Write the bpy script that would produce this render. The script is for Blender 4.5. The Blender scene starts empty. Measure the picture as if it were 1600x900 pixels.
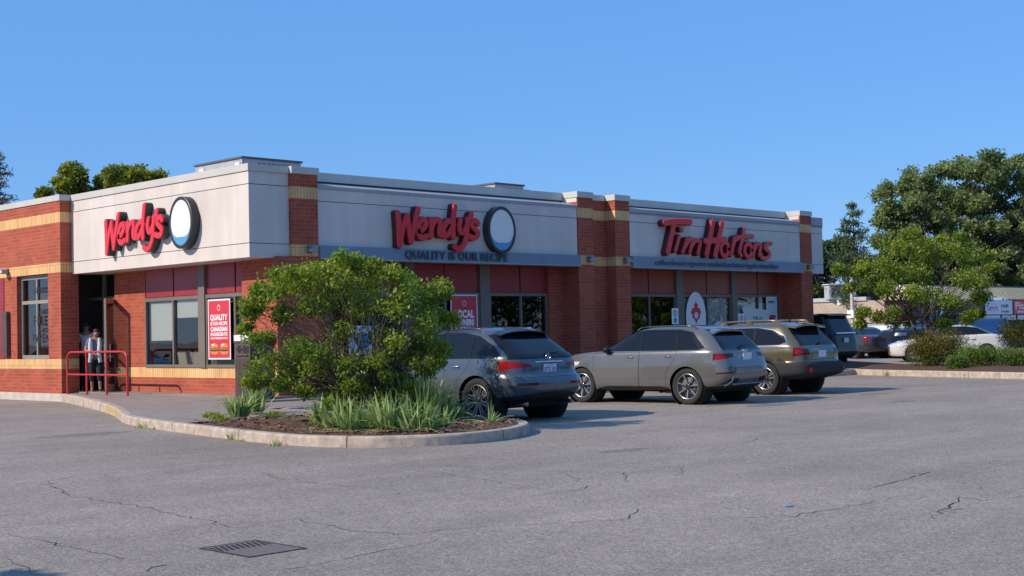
import bpy, bmesh, math, random
import numpy as np
from mathutils import Vector, Matrix
random.seed(7); rng = np.random.default_rng(11)
S = bpy.context.scene
COL = S.collection
R = math.radians
# ------------------------------------------------------------------ camera
yw, pt, rl, FPX = 0.789760, 0.0331019, -0.02228635, 2116.89
fwd = Vector((math.sin(yw)*math.cos(pt), math.cos(yw)*math.cos(pt), math.sin(pt)))
rt = Vector((math.cos(yw), -math.sin(yw), 0)); up = rt.cross(fwd)
r2 = rt*math.cos(rl) + up*math.sin(rl); u2 = -rt*math.sin(rl) + up*math.cos(rl)
cam = bpy.data.objects.new('camera', bpy.data.cameras.new('camera')); COL.objects.link(cam)
M = Matrix.Identity(4)
for i in range(3):
    M[i][0] = r2[i]; M[i][1] = u2[i]; M[i][2] = -fwd[i]
M.translation = (0, 0, 1.5); cam.matrix_world = M
cam.data.sensor_width = 36; cam.data.lens = FPX/1600*36; cam.data.clip_end = 2000; cam.data.clip_start = .1
S.camera = cam
# ------------------------------------------------------------------ light
travel = Vector((1, -.38, -.73)).normalized()
sl = bpy.data.lights.new('sun', 'SUN'); sl.energy = 3.1; sl.angle = R(.53); sl.color = (1, .86, .70)
so = bpy.data.objects.new('sun', sl); COL.objects.link(so)
so.rotation_euler = travel.to_track_quat('-Z', 'Y').to_euler(); so.location = (-20, 8, 20)
W = bpy.data.worlds.new('World'); S.world = W; W.use_nodes = True
wn = W.node_tree.nodes; wl = W.node_tree.links
sky = wn.new('ShaderNodeTexSky'); sky.sky_type = 'NISHITA'; sky.sun_disc = False
sd = -travel
sky.sun_elevation = math.asin(sd.z); sky.sun_rotation = math.atan2(sd.x, sd.y)
sky.air_density = 1.1; sky.dust_density = .2; sky.ozone_density = 8.0; sky.altitude = 0
hs_ = wn.new('ShaderNodeHueSaturation'); hs_.inputs['Saturation'].default_value = 1.1; hs_.inputs['Hue'].default_value = .517
wl.new(sky.outputs[0], hs_.inputs['Color']); mxs = wn.new('ShaderNodeMix'); mxs.data_type = 'RGBA'; mxs.inputs[0].default_value = .74; mxs.inputs[7].default_value = (.66, 1.80, 3.75, 1)
wl.new(hs_.outputs[0], mxs.inputs[6]); wl.new(mxs.outputs[2], wn['Background'].inputs[0]); wn['Background'].inputs[1].default_value = .138
S.view_settings.view_transform = 'Standard'; S.view_settings.look = 'None'
S.view_settings.gamma = 1; S.view_settings.use_curve_mapping = False; S.view_settings.exposure = 0.6

# ------------------------------------------------------------------ materials
MATS = {}
def nt(name):
    m = bpy.data.materials.new(name); m.use_nodes = True; MATS[name] = m
    return m, m.node_tree.nodes, m.node_tree.links, m.node_tree.nodes['Principled BSDF']
def N(ns, t, **k):
    n = ns.new('ShaderNode'+t)
    for a, b in k.items():
        if a in n.inputs.keys(): n.inputs[a].default_value = b
        else: setattr(n, a, b)
    return n
def rgba(c): return (c[0], c[1], c[2], 1)
def simple(name, col, rough=.6, metal=0, coat=0, var=0, vscale=3, spec=.5, bump=0, bscale=40, trans=0):
    m, ns, ls, p = nt(name)
    p.inputs['Base Color'].default_value = rgba(col); p.inputs['Roughness'].default_value = rough
    p.inputs['Metallic'].default_value = metal; p.inputs['Coat Weight'].default_value = coat
    p.inputs['Coat Roughness'].default_value = .04; p.inputs['Specular IOR Level'].default_value = spec
    g = N(ns, 'NewGeometry')
    if var:
        t = N(ns, 'TexNoise', Scale=vscale, Detail=6.0, Roughness=.6); ls.new(g.outputs['Position'], t.inputs['Vector'])
        mr = N(ns, 'MapRange'); mr.inputs[1].default_value = .3; mr.inputs[2].default_value = .7
        mr.inputs[3].default_value = 1-var; mr.inputs[4].default_value = 1+var; ls.new(t.outputs[0], mr.inputs[0])
        mx = N(ns, 'VectorMath', operation='SCALE'); mx.inputs[0].default_value = col; ls.new(mr.outputs[0], mx.inputs['Scale'])
        ls.new(mx.outputs[0], p.inputs['Base Color'])
    if bump:
        t2 = N(ns, 'TexNoise', Scale=bscale, Detail=4.0); ls.new(g.outputs['Position'], t2.inputs['Vector'])
        b = N(ns, 'Bump', Strength=bump, Distance=.01); ls.new(t2.outputs[0], b.inputs['Height']); ls.new(b.outputs[0], p.inputs['Normal'])
    return m
def wallcoord(ns, ls):
    g = N(ns, 'NewGeometry'); sp = N(ns, 'SeparateXYZ'); ls.new(g.outputs['Position'], sp.inputs[0])
    sn = N(ns, 'SeparateXYZ'); ls.new(g.outputs['True Normal'], sn.inputs[0])
    ab = N(ns, 'Math', operation='ABSOLUTE'); ls.new(sn.outputs[0], ab.inputs[0])
    gt = N(ns, 'Math', operation='GREATER_THAN'); ls.new(ab.outputs[0], gt.inputs[0]); gt.inputs[1].default_value = .5
    mx = N(ns, 'Mix'); ls.new(gt.outputs[0], mx.inputs[0]); ls.new(sp.outputs[0], mx.inputs[2]); ls.new(sp.outputs[1], mx.inputs[3])
    c = N(ns, 'CombineXYZ'); ls.new(mx.outputs[0], c.inputs[0]); ls.new(sp.outputs[2], c.inputs[1])
    return c, g
def brick(name, c1, c2, mortar, bw, bh, off=.5, mort=.008, bump=.5, zoff=0):
    m, ns, ls, p = nt(name); c, g = wallcoord(ns, ls)
    ad = N(ns, 'VectorMath', operation='ADD'); ls.new(c.outputs[0], ad.inputs[0]); ad.inputs[1].default_value = (.013, zoff, 0)
    b = N(ns, 'TexBrick', offset=off, Scale=1.0); ls.new(ad.outputs[0], b.inputs['Vector'])
    b.inputs['Color1'].default_value = rgba(c1); b.inputs['Color2'].default_value = rgba(c2); b.inputs['Mortar'].default_value = rgba(mortar)
    b.inputs['Brick Width'].default_value = bw; b.inputs['Row Height'].default_value = bh
    b.inputs['Mortar Size'].default_value = mort; b.inputs['Mortar Smooth'].default_value = .25; b.inputs['Bias'].default_value = 0
    t = N(ns, 'TexNoise', Scale=1.1, Detail=7.0, Roughness=.65); ls.new(g.outputs['Position'], t.inputs['Vector'])
    mr = N(ns, 'MapRange'); mr.inputs[1].default_value = .25; mr.inputs[2].default_value = .75; mr.inputs[3].default_value = .8; mr.inputs[4].default_value = 1.18
    ls.new(t.outputs[0], mr.inputs[0])
    t3 = N(ns, 'TexNoise', Scale=45.0, Detail=3.0); ls.new(g.outputs['Position'], t3.inputs['Vector'])
    mr3 = N(ns, 'MapRange'); mr3.inputs[3].default_value = .82; mr3.inputs[4].default_value = 1.18; ls.new(t3.outputs[0], mr3.inputs[0])
    ml = N(ns, 'Math', operation='MULTIPLY'); ls.new(mr.outputs[0], ml.inputs[0]); ls.new(mr3.outputs[0], ml.inputs[1])
    sc = N(ns, 'VectorMath', operation='SCALE'); ls.new(b.outputs[0], sc.inputs[0]); ls.new(ml.outputs[0], sc.inputs['Scale'])
    ls.new(sc.outputs[0], p.inputs['Base Color']); p.inputs['Roughness'].default_value = .85
    bp = N(ns, 'Bump', Strength=bump, Distance=.006, invert=True); ls.new(b.outputs['Fac'], bp.inputs['Height']); ls.new(bp.outputs[0], p.inputs['Normal'])
    return m
brick('brick_red', (.43, .088, .045), (.33, .060, .032), (.40, .16, .095), .25, .09, mort=.007)
brick('brick_tan', (.80, .50, .22), (.68, .39, .16), (.42, .25, .12), .086, .52, off=0, mort=.008, zoff=.13)
brick('block_beige', (.46, .38, .29), (.42, .34, .26), (.34, .29, .23), .4, .2, mort=.012, bump=.3)
def streaky(name, col, amt=.1, rough=.75):
    m, ns, ls, p = nt(name); c, g = wallcoord(ns, ls)
    mp = N(ns, 'Mapping'); mp.inputs['Scale'].default_value = (2.2, .22, 1); ls.new(c.outputs[0], mp.inputs[0])
    t = N(ns, 'TexNoise', Scale=1.5, Detail=8.0, Roughness=.6); ls.new(mp.outputs[0], t.inputs['Vector'])
    t2 = N(ns, 'TexNoise', Scale=.7, Detail=4.0); ls.new(g.outputs['Position'], t2.inputs['Vector'])
    a = N(ns, 'Math', operation='MULTIPLY'); ls.new(t.outputs[0], a.inputs[0]); ls.new(t2.outputs[0], a.inputs[1])
    mr = N(ns, 'MapRange'); mr.inputs[1].default_value = .12; mr.inputs[2].default_value = .4; mr.inputs[3].default_value = 1-amt; mr.inputs[4].default_value = 1+amt*.4
    ls.new(a.outputs[0], mr.inputs[0])
    sc = N(ns, 'VectorMath', operation='SCALE'); sc.inputs[0].default_value = col; ls.new(mr.outputs[0], sc.inputs['Scale'])
    ls.new(sc.outputs[0], p.inputs['Base Color']); p.inputs['Roughness'].default_value = rough
    t4 = N(ns, 'TexNoise', Scale=90.0, Detail=3.0); ls.new(g.outputs['Position'], t4.inputs['Vector'])
    b = N(ns, 'Bump', Strength=.25, Distance=.003); ls.new(t4.outputs[0], b.inputs['Height']); ls.new(b.outputs[0], p.inputs['Normal'])
    return m
streaky('stucco_white', (.67, .605, .55), .13)
streaky('coping_grey', (.57, .55, .50), .10, .5)
streaky('band_grey', (.20, .26, .34), .12, .45)
streaky('flash_grey', (.36, .37, .38), .12, .5)
simple('concrete', (.43, .355, .285), .9, var=.32, vscale=6, bump=.5, bscale=60)
simple('foundation', (.52, .47, .41), .9, var=.16, vscale=5, bump=.4)
simple('sidewalk', (.28, .232, .195), .9, var=.16, vscale=2.5, bump=.4, bscale=80)
simple('mulch', (.10, .052, .030), .95, var=.5, vscale=22, bump=1, bscale=35)
simple('chip_a', (.16, .075, .05), .9); simple('chip_b', (.26, .15, .11), .9)
simple('frame_bronze', (.17, .145, .12), .5, var=.08)
simple('frame_light', (.30, .27, .22), .5)
simple('panel_red', (.30, .022, .03), .35, var=.12)
simple('panel_rust', (.30, .055, .035), .4, var=.12)
simple('paint_red', (.50, .03, .03), .42, var=.15, vscale=6)
simple('tag_grey', (.085, .12, .16), .6)
simple('sign_red', (.72, .024, .032), .34, coat=.2)
simple('sign_dark', (.028, .03, .034), .45)
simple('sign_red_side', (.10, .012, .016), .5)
simple('sign_navy', (.05, .075, .10), .5)
simple('white', (.78, .78, .76), .5); simple('sign_blue', (.10, .33, .58), .5)
simple('blind', (.78, .75, .68), .9); simple('black', (.012, .012, .013), .6)
simple('poster_red', (.62, .035, .06), .45); simple('poster_white', (.80, .80, .80), .5)
simple('poster_blue', (.04, .25, .45), .45)
simple('burger_bun', (.60, .25, .06), .6); simple('burger_green', (.16, .25, .04), .6); simple('burger_brown', (.10, .03, .015), .6)
simple('bin_brown', (.10, .06, .058), .6, var=.18, vscale=7)
simple('metal_grey', (.30, .30, .30), .4, metal=.6); simple('hvac', (.42, .43, .45), .45, var=.12); simple('hvac_dark', (.10, .11, .13), .6)
simple('iron', (.045, .040, .040), .6, metal=.5, var=.3, vscale=30); simple('slot_shade', (.004, .004, .004), 1)
simple('iron_dusty', (.16, .135, .12), .8, var=.25, vscale=25); simple('crack', (.045, .042, .042), 1, spec=.1)
simple('tyre', (.022, .021, .021), .85, var=.2, vscale=20); simple('rim_black', (.02, .02, .022), .35, coat=.5); simple('chrome', (.75, .76, .78), .16, metal=1)
simple('rim_silver', (.55, .56, .57), .25, metal=.85); simple('steel', (.25, .25, .26), .4, metal=.9)
simple('car_black', (.012, .012, .014), .18, spec=.35); simple('cladding', (.026, .027, .031), .65, spec=.25)
simple('plate', (.62, .68, .78), .4); simple('plate_blue', (.03, .10, .35), .4); simple('under', (.008, .008, .008), .9)
simple('lamp_red', (.30, .005, .007), .2, spec=.4); simple('lamp_red_dark', (.10, .004, .007), .2, spec=.4); simple('lamp_clear', (.6, .6, .62), .1, coat=1)
simple('bark', (.10, .07, .05), .9, var=.3, vscale=12, bump=1, bscale=30); simple('bark_grey', (.22, .19, .16), .9, var=.25, vscale=8, bump=1, bscale=25)
simple('skin', (.42, .20, .13), .5); simple('skin_dark', (.30, .14, .09), .5); simple('hair', (.012, .008, .007), .55)
simple('cloth_white', (.55, .56, .60), .85, var=.25, vscale=18); simple('cloth_grey', (.14, .15, .19), .85, var=.45, vscale=35); simple('cloth_dark', (.02, .023, .035), .9)
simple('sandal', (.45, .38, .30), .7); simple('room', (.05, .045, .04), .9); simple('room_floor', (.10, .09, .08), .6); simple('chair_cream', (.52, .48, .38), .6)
simple('metal_roof_lit', (.80, .66, .42), .4, var=.05); simple('metal_roof_shade', (.20, .15, .10), .5)  # canopy stripes: sunlit rib and shaded groove painted as two colours
simple('plaza_dark', (.05, .045, .05), .7); simple('plaza_maroon', (.10, .03, .05), .6); simple('gravel_roof', (.3, .28, .26), .9)
simple('awning', (.70, .70, .68), .7); simple('house_brick', (.25, .12, .09), .9); simple('roof_shingle', (.10, .09, .085), .9)
simple('dry_leaf', (.40, .28, .14), .9)
def paint(name, col, metal=.5, rough=.32, coat=1):
    m, ns, ls, p = nt(name)
    p.inputs['Base Color'].default_value = rgba(col); p.inputs['Metallic'].default_value = metal; p.inputs['Roughness'].default_value = rough
    p.inputs['Coat Weight'].default_value = coat; p.inputs['Coat Roughness'].default_value = .03; p.inputs['Specular IOR Level'].default_value = .5 if coat == 1 else .2
    g = N(ns, 'TexCoord'); t = N(ns, 'TexNoise', Scale=4.0, Detail=8.0, Roughness=.7); ls.new(g.outputs['Object'], t.inputs['Vector'])
    mr = N(ns, 'MapRange'); mr.inputs[3].default_value = rough-.06; mr.inputs[4].default_value = rough+.10; ls.new(t.outputs[0], mr.inputs[0]); ls.new(mr.outputs[0], p.inputs['Roughness'])
    mr2 = N(ns, 'MapRange'); mr2.inputs[3].default_value = .92; mr2.inputs[4].default_value = 1.08; ls.new(t.outputs[0], mr2.inputs[0])
    sc = N(ns, 'VectorMath', operation='SCALE'); sc.inputs[0].default_value = col; ls.new(mr2.outputs[0], sc.inputs['Scale']); ls.new(sc.outputs[0], p.inputs['Base Color'])
    return m
paint('paint_steel_blue', (.085, .100, .118), .4, .26); paint('paint_warm_grey', (.150, .148, .140), .35, .24)
paint('paint_olive', (.14, .115, .062), .4, .24); paint('paint_navy', (.008, .018, .05), .0, .25, .5)
paint('paint_black', (.007, .008, .012), .0, .3, .35); paint('paint_dark_grey', (.04, .042, .048), .4, .3)
paint('paint_white', (.70, .69, .66), 0, .35); paint('paint_silver', (.45, .44, .41), .25, .3); paint('paint_pearl', (.60, .57, .53), .0, .35); paint('paint_blue', (.03, .09, .22), .4, .3)
def carglass():
    m, ns, ls, p = nt('car_glass'); p.inputs['Base Color'].default_value = (.010, .013, .018, 1); p.inputs['Roughness'].default_value = .03
    p.inputs['Specular IOR Level'].default_value = .34; p.inputs['Coat Weight'].default_value = .0; p.inputs['Coat Roughness'].default_value = .01
carglass()
def winglass(name, tint, f0):
    m, ns, ls, p = nt(name); ns.remove(p)
    out = [n for n in ns if n.type == 'OUTPUT_MATERIAL'][0]
    tr = N(ns, 'BsdfTransparent'); tr.inputs[0].default_value = rgba(tint); gl = N(ns, 'BsdfGlossy', Roughness=.012); gl.inputs[0].default_value = (1, 1, 1, 1)
    lw = N(ns, 'LayerWeight', Blend=.5)
    mr = N(ns, 'MapRange'); mr.inputs[3].default_value = f0; mr.inputs[4].default_value = .9
    pw = N(ns, 'Math', operation='POWER'); pw.inputs[1].default_value = 4.0
    ls.new(lw.outputs['Facing'], pw.inputs[0]); ls.new(pw.outputs[0], mr.inputs[0])
    g = N(ns, 'NewGeometry'); t = N(ns, 'TexNoise', Scale=.9, Detail=1.0); ls.new(g.outputs['Position'], t.inputs['Vector'])
    b = N(ns, 'Bump', Strength=.12, Distance=.02); ls.new(t.outputs[0], b.inputs['Height']); ls.new(b.outputs[0], gl.inputs['Normal'])
    mx = N(ns, 'MixShader'); ls.new(mr.outputs[0], mx.inputs[0]); ls.new(tr.outputs[0], mx.inputs[1]); ls.new(gl.outputs[0], mx.inputs[2])
    ls.new(mx.outputs[0], out.inputs[0])
winglass('window_glass', (.80, .82, .82), .045)
winglass('window_glass_dark', (.55, .58, .58), .065)
def leafmat(name, c1, c2, tr=.35, c3=None):
    m, ns, ls, p = nt(name); out = [n for n in ns if n.type == 'OUTPUT_MATERIAL'][0]
    a = N(ns, 'Attribute', attribute_name='leafvar'); cr = N(ns, 'ValToRGB')
    cr.color_ramp.elements[0].color = rgba(c1); cr.color_ramp.elements[1].color = rgba(c2)
    if c3 is not None:
        cr.color_ramp.elements[1].position = .93; e = cr.color_ramp.elements.new(1.0); e.color = rgba(c3)
    ls.new(a.outputs['Fac'], cr.inputs[0]); ls.new(cr.outputs[0], p.inputs['Base Color']); p.inputs['Roughness'].default_value = .5
    p.inputs['Specular IOR Level'].default_value = .35
    t = N(ns, 'BsdfTranslucent'); hs = N(ns, 'HueSaturation', Value=1.5, Saturation=1.15); ls.new(cr.outputs[0], hs.inputs['Color']); ls.new(hs.outputs[0], t.inputs[0])
    mx = N(ns, 'MixShader'); mx.inputs[0].default_value = tr; ls.new(p.outputs[0], mx.inputs[1]); ls.new(t.outputs[0], mx.inputs[2]); ls.new(mx.outputs[0], out.inputs[0])
leafmat('leaf_shrub', (.075, .14, .020), (.30, .38, .055), .36, (.34, .30, .12))
leafmat('leaf_small_tree', (.10, .17, .025), (.27, .34, .05), .35, (.38, .34, .06))
leafmat('leaf_poplar', (.10, .15, .06), (.27, .33, .13), .35)
leafmat('leaf_dark', (.03, .06, .02), (.08, .13, .04), .2)
leafmat('leaf_back', (.12, .16, .03), (.30, .32, .05), .3)
leafmat('leaf_pine', (.05, .10, .05), (.13, .19, .08), .15)
leafmat('leaf_hedge', (.06, .12, .02), (.17, .26, .04), .25, (.28, .15, .05))
leafmat('leaf_hedge_brown', (.06, .075, .015), (.17, .17, .035), .25, (.32, .14, .05))
leafmat('leaf_iris', (.11, .21, .06), (.52, .58, .24), .3, (.55, .46, .22))
leafmat('leaf_bare', (.13, .12, .12), (.24, .23, .24), .1)
def asphalt():
    m, ns, ls, p = nt('asphalt'); g = N(ns, 'NewGeometry')
    def no(sc, d, r=.6):
        t = N(ns, 'TexNoise', Scale=sc, Detail=d, Roughness=r); ls.new(g.outputs['Position'], t.inputs['Vector']); return t
    a = no(.22, 6.0); b = no(1.7, 6.0, .7); c = no(70, 3.0, .8); v = N(ns, 'TexVoronoi', Scale=95.0); ls.new(g.outputs['Position'], v.inputs['Vector'])
    def mr(src, i0, i1, o0, o1):
        k = N(ns, 'MapRange'); k.inputs[1].default_value = i0; k.inputs[2].default_value = i1; k.inputs[3].default_value = o0; k.inputs[4].default_value = o1
        ls.new(src, k.inputs[0]); return k.outputs[0]
    def mul(x, y):
        k = N(ns, 'Math', operation='MULTIPLY'); ls.new(x, k.inputs[0]); ls.new(y, k.inputs[1]); return k.outputs[0]
    vs = N(ns, 'SeparateColor'); ls.new(v.outputs['Color'], vs.inputs[0]); v2 = N(ns, 'TexVoronoi', Scale=42.0); ls.new(g.outputs['Position'], v2.inputs['Vector']); vs2 = N(ns, 'SeparateColor'); ls.new(v2.outputs['Color'], vs2.inputs[0])
    f = mul(mul(mr(a.outputs[0], .3, .7, .84, 1.14), mr(b.outputs[0], .3, .7, .90, 1.10)), mul(mr(c.outputs[0], .35, .65, .72, 1.28), mr(vs.outputs[0], 0, 1, .66, 1.4)))
    f = mul(f, mr(vs2.outputs[1], 0, 1, .80, 1.22)); dn_ = no(2.3, 3.0); dsc = N(ns, 'VectorMath', operation='SCALE'); dsc.inputs['Scale'].default_value = .55; ls.new(dn_.outputs['Color'], dsc.inputs[0])
    add = N(ns, 'VectorMath', operation='ADD'); ls.new(g.outputs['Position'], add.inputs[0]); ls.new(dsc.outputs[0], add.inputs[1])
    ve = N(ns, 'TexVoronoi', feature='DISTANCE_TO_EDGE', Scale=.55); ls.new(add.outputs[0], ve.inputs['Vector'])
    line = mr(ve.outputs['Distance'], .0, .0055, 1, 0); msk = mr(no(.35, 2.0).outputs[0], .50, .62, 0, .55)
    lm = mul(line, msk); inv = N(ns, 'Math', operation='SUBTRACT'); inv.inputs[0].default_value = 1; ls.new(lm, inv.inputs[1]); f = mul(f, inv.outputs[0])
    strk = N(ns, 'Mapping'); strk.inputs['Rotation'].default_value = (0, 0, .35); strk.inputs['Scale'].default_value = (.12, 1.6, 1); ls.new(g.outputs['Position'], strk.inputs[0])
    sn_ = N(ns, 'TexNoise', Scale=1.0, Detail=5.0); ls.new(strk.outputs[0], sn_.inputs['Vector']); f = mul(f, mr(sn_.outputs[0], .3, .7, .92, 1.08))
    sc = N(ns, 'VectorMath', operation='SCALE'); sc.inputs[0].default_value = (.285, .242, .203); ls.new(f, sc.inputs['Scale'])
    ls.new(sc.outputs[0], p.inputs['Base Color']); p.inputs['Roughness'].default_value = .88; p.inputs['Specular IOR Level'].default_value = .3
    bp = N(ns, 'Bump', Strength=.7, Distance=.006); ls.new(c.outputs[0], bp.inputs['Height']); ls.new(bp.outputs[0], p.inputs['Normal'])
asphalt()
def worn(name, col, cover=.5):
    m, ns, ls, p = nt(name); out = [n for n in ns if n.type == 'OUTPUT_MATERIAL'][0]
    g = N(ns, 'NewGeometry'); t = N(ns, 'TexNoise', Scale=9.0, Detail=8.0, Roughness=.8); ls.new(g.outputs['Position'], t.inputs['Vector'])
    mr = N(ns, 'MapRange'); mr.inputs[1].default_value = .5-.1; mr.inputs[2].default_value = .6; mr.inputs[3].default_value = 0; mr.inputs[4].default_value = cover; ls.new(t.outputs[0], mr.inputs[0])
    tr = N(ns, 'BsdfTransparent'); mx = N(ns, 'MixShader'); ls.new(mr.outputs[0], mx.inputs[0]); ls.new(tr.outputs[0], mx.inputs[1]); ls.new(p.outputs[0], mx.inputs[2]); ls.new(mx.outputs[0], out.inputs[0])
    p.inputs['Base Color'].default_value = rgba(col); p.inputs['Roughness'].default_value = .8
worn('line_yellow', (.45, .33, .18), .8); worn('line_white', (.55, .54, .52), .75); worn('curb_yellow', (.72, .50, .12), .75)
worn('stain_dark', (.05, .045, .045), .35)

# ------------------------------------------------------------------ helpers
def tag(o, label=None, cat=None, group=None, kind=None):
    if label: o['label'] = label
    if cat: o['category'] = cat
    if group: o['group'] = group
    if kind: o['kind'] = kind
    return o
def thing(name, label, cat, loc=(0, 0, 0), rz=0, group=None):
    o = bpy.data.objects.new(name, None); COL.objects.link(o); o.empty_display_size = .2
    o.location = loc; o.rotation_euler = (0, 0, rz)
    return tag(o, label, cat, group)
def link_mesh(name, me, parent=None):
    o = bpy.data.objects.new(name, me); COL.objects.link(o)
    if parent is not None: o.parent = parent
    return o
class MB:
    """mesh collector; world=True subtracts the thing's location"""
    def __init__(s): s.v = []; s.f = []; s.m = []; s.mats = []; s.sm = []
    def mi(s, mat):
        if mat not in s.mats: s.mats.append(mat)
        return s.mats.index(mat)
    def add(s, vs, fs, mat, smooth=False):
        n = len(s.v); s.v += [tuple(v) for v in vs]; k = s.mi(mat)
        for f in fs: s.f.append([i+n for i in f]); s.m.append(k); s.sm.append(smooth)
    def box(s, x0, x1, y0, y1, z0, z1, mat):
        if x0 > x1: x0, x1 = x1, x0
        if y0 > y1: y0, y1 = y1, y0
        v = [(x0,y0,z0),(x1,y0,z0),(x1,y1,z0),(x0,y1,z0),(x0,y0,z1),(x1,y0,z1),(x1,y1,z1),(x0,y1,z1)]
        s.add(v, [(0,3,2,1),(4,5,6,7),(0,1,5,4),(1,2,6,5),(2,3,7,6),(3,0,4,7)], mat)
    def prism(s, poly, z0, z1, mat, axis='z', smooth=False):
        """extrude polygon (a,b) along axis"""
        n = len(poly)
        def P(a, b, c): return {'z': (a, b, c), 'y': (a, c, b), 'x': (c, a, b)}[axis]
        v = [P(a, b, z0) for a, b in poly] + [P(a, b, z1) for a, b in poly]
        f = [tuple(range(n))[::-1], tuple(range(n, 2*n))]
        s.add(v, f, mat)
        s.add(v, [(i, (i+1) % n, (i+1) % n+n, i+n) for i in range(n)], mat, smooth)
    def tube(s, pts, r, mat, n=8, cap=True):
        pts = [Vector(p) for p in pts]; rs = r if isinstance(r, (list, tuple)) else [r]*len(pts)
        rings = []; ref = None
        for i, p in enumerate(pts):
            d = (pts[min(i+1, len(pts)-1)] - pts[max(i-1, 0)]).normalized()
            if ref is None: ref = d.orthogonal().normalized()
            a = (ref - d*ref.dot(d)); a = a.normalized() if a.length > 1e-5 else d.orthogonal().normalized(); ref = a
            b = d.cross(a)
            rings.append([p + (a*math.cos(2*math.pi*k/n) + b*math.sin(2*math.pi*k/n))*rs[i] for k in range(n)])
        v = [q for g in rings for q in g]; f = []
        for i in range(len(pts)-1):
            for k in range(n):
                f.append((i*n+k, i*n+(k+1) % n, (i+1)*n+(k+1) % n, (i+1)*n+k))
        s.add(v, f, mat, True)
        if cap: s.add(rings[0], [tuple(range(n))[::-1]], mat); s.add(rings[-1], [tuple(range(n))], mat)
    def lathe(s, prof, mat, c=(0, 0, 0), axis='z', n=32, smooth=True):
        v = []; f = []
        for r_, h in prof:
            for k in range(n):
                a = 2*math.pi*k/n; x, y = r_*math.cos(a), r_*math.sin(a)
                p = {'z': (x, y, h), 'y': (x, h, y), 'x': (h, x, y)}[axis]
                v.append((p[0]+c[0], p[1]+c[1], p[2]+c[2]))
        for i in range(len(prof)-1):
            for k in range(n): f.append((i*n+k, i*n+(k+1) % n, (i+1)*n+(k+1) % n, (i+1)*n+k))
        s.add(v, f, mat, smooth)
    def build(s, name, parent=None, world=False, bevel=0):
        me = bpy.data.meshes.new(name); v = s.v
        if world and parent is not None:
            L = parent.location; v = [(a-L[0], b-L[1], c-L[2]) for a, b, c in v]
        v = [(float(a), float(b), float(c)) for a, b, c in v]; me.from_pydata(v, [], [[int(i) for i in f] for f in s.f])
        for m in s.mats: me.materials.append(MATS[m])
        me.polygons.foreach_set('material_index', s.m); me.polygons.foreach_set('use_smooth', s.sm)
        bm = bmesh.new(); bm.from_mesh(me); bmesh.ops.recalc_face_normals(bm, faces=bm.faces)
        if bevel: bmesh.ops.remove_doubles(bm, verts=bm.verts, dist=1e-5); bmesh.ops.bevel(bm, geom=[e for e in bm.edges if len(e.link_faces) == 2 and e.calc_face_angle(0) > .6], offset=bevel, segments=2, affect='EDGES', profile=.6)
        bm.to_mesh(me); bm.free(); me.update()
        return link_mesh(name, me, parent)
def text_mesh(s, size, extrude=0, bold=0.0, align='CENTER', width=None, space=1.0):
    c = bpy.data.curves.new('lettering', 'FONT'); c.body = s; c.size = size; c.extrude = extrude; c.offset = bold
    c.align_x = align; c.align_y = 'CENTER'; c.space_character = space; c.resolution_u = 3
    o = bpy.data.objects.new('lettering', c); COL.objects.link(o)
    dg = bpy.context.evaluated_depsgraph_get(); me = bpy.data.meshes.new_from_object(o.evaluated_get(dg))
    bpy.data.objects.remove(o); bpy.data.curves.remove(c)
    if width:
        xs = [v.co.x for v in me.vertices]; w = max(xs)-min(xs); cx = (max(xs)+min(xs))/2
        for v in me.vertices: v.co.x = (v.co.x-cx)*width/w
    return me
def put_text(name, me, mat, origin, ux, parent, sx=1):
    """place text mesh: text x -> ux, text y -> +Z"""
    ux = Vector(ux).normalized(); nz = ux.cross(Vector((0, 0, 1)))  # outward normal
    L = parent.location if parent is not None else Vector((0, 0, 0))
    o = Vector(origin)-L
    for v in me.vertices: v.co = o + ux*v.co.x*sx + Vector((0, 0, 1))*v.co.y + nz*v.co.z
    me.materials.clear(); me.materials.append(MATS[mat])
    return link_mesh(name, me, parent)
def merge_text(mb, s, size, origin, ux, mat, bold=0, width=None, extrude=0, space=1.0):
    me = text_mesh(s, size, extrude, bold, width=width, space=space)
    ux = Vector(ux).normalized(); nz = ux.cross(Vector((0, 0, 1))); o = Vector(origin)
    mb.add([o + ux*v.co.x + Vector((0, 0, 1))*v.co.y + nz*v.co.z for v in me.vertices], [tuple(p.vertices) for p in me.polygons], mat)
    bpy.data.meshes.remove(me)
def pbox(mb, ux, origin, a0, a1, z0, z1, d0, d1, mat):
    """box on a wall: along ux, z, and outward depth"""
    ux = Vector(ux); nz = ux.cross(Vector((0, 0, 1))); o = Vector(origin); v = []
    for z in (z0, z1):
        for a, d in ((a0, d0), (a1, d0), (a1, d1), (a0, d1)): v.append(o + ux*a + nz*d + Vector((0, 0, z)))
    mb.add(v, [(0,3,2,1),(4,5,6,7),(0,1,5,4),(1,2,6,5),(2,3,7,6),(3,0,4,7)], mat)
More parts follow.
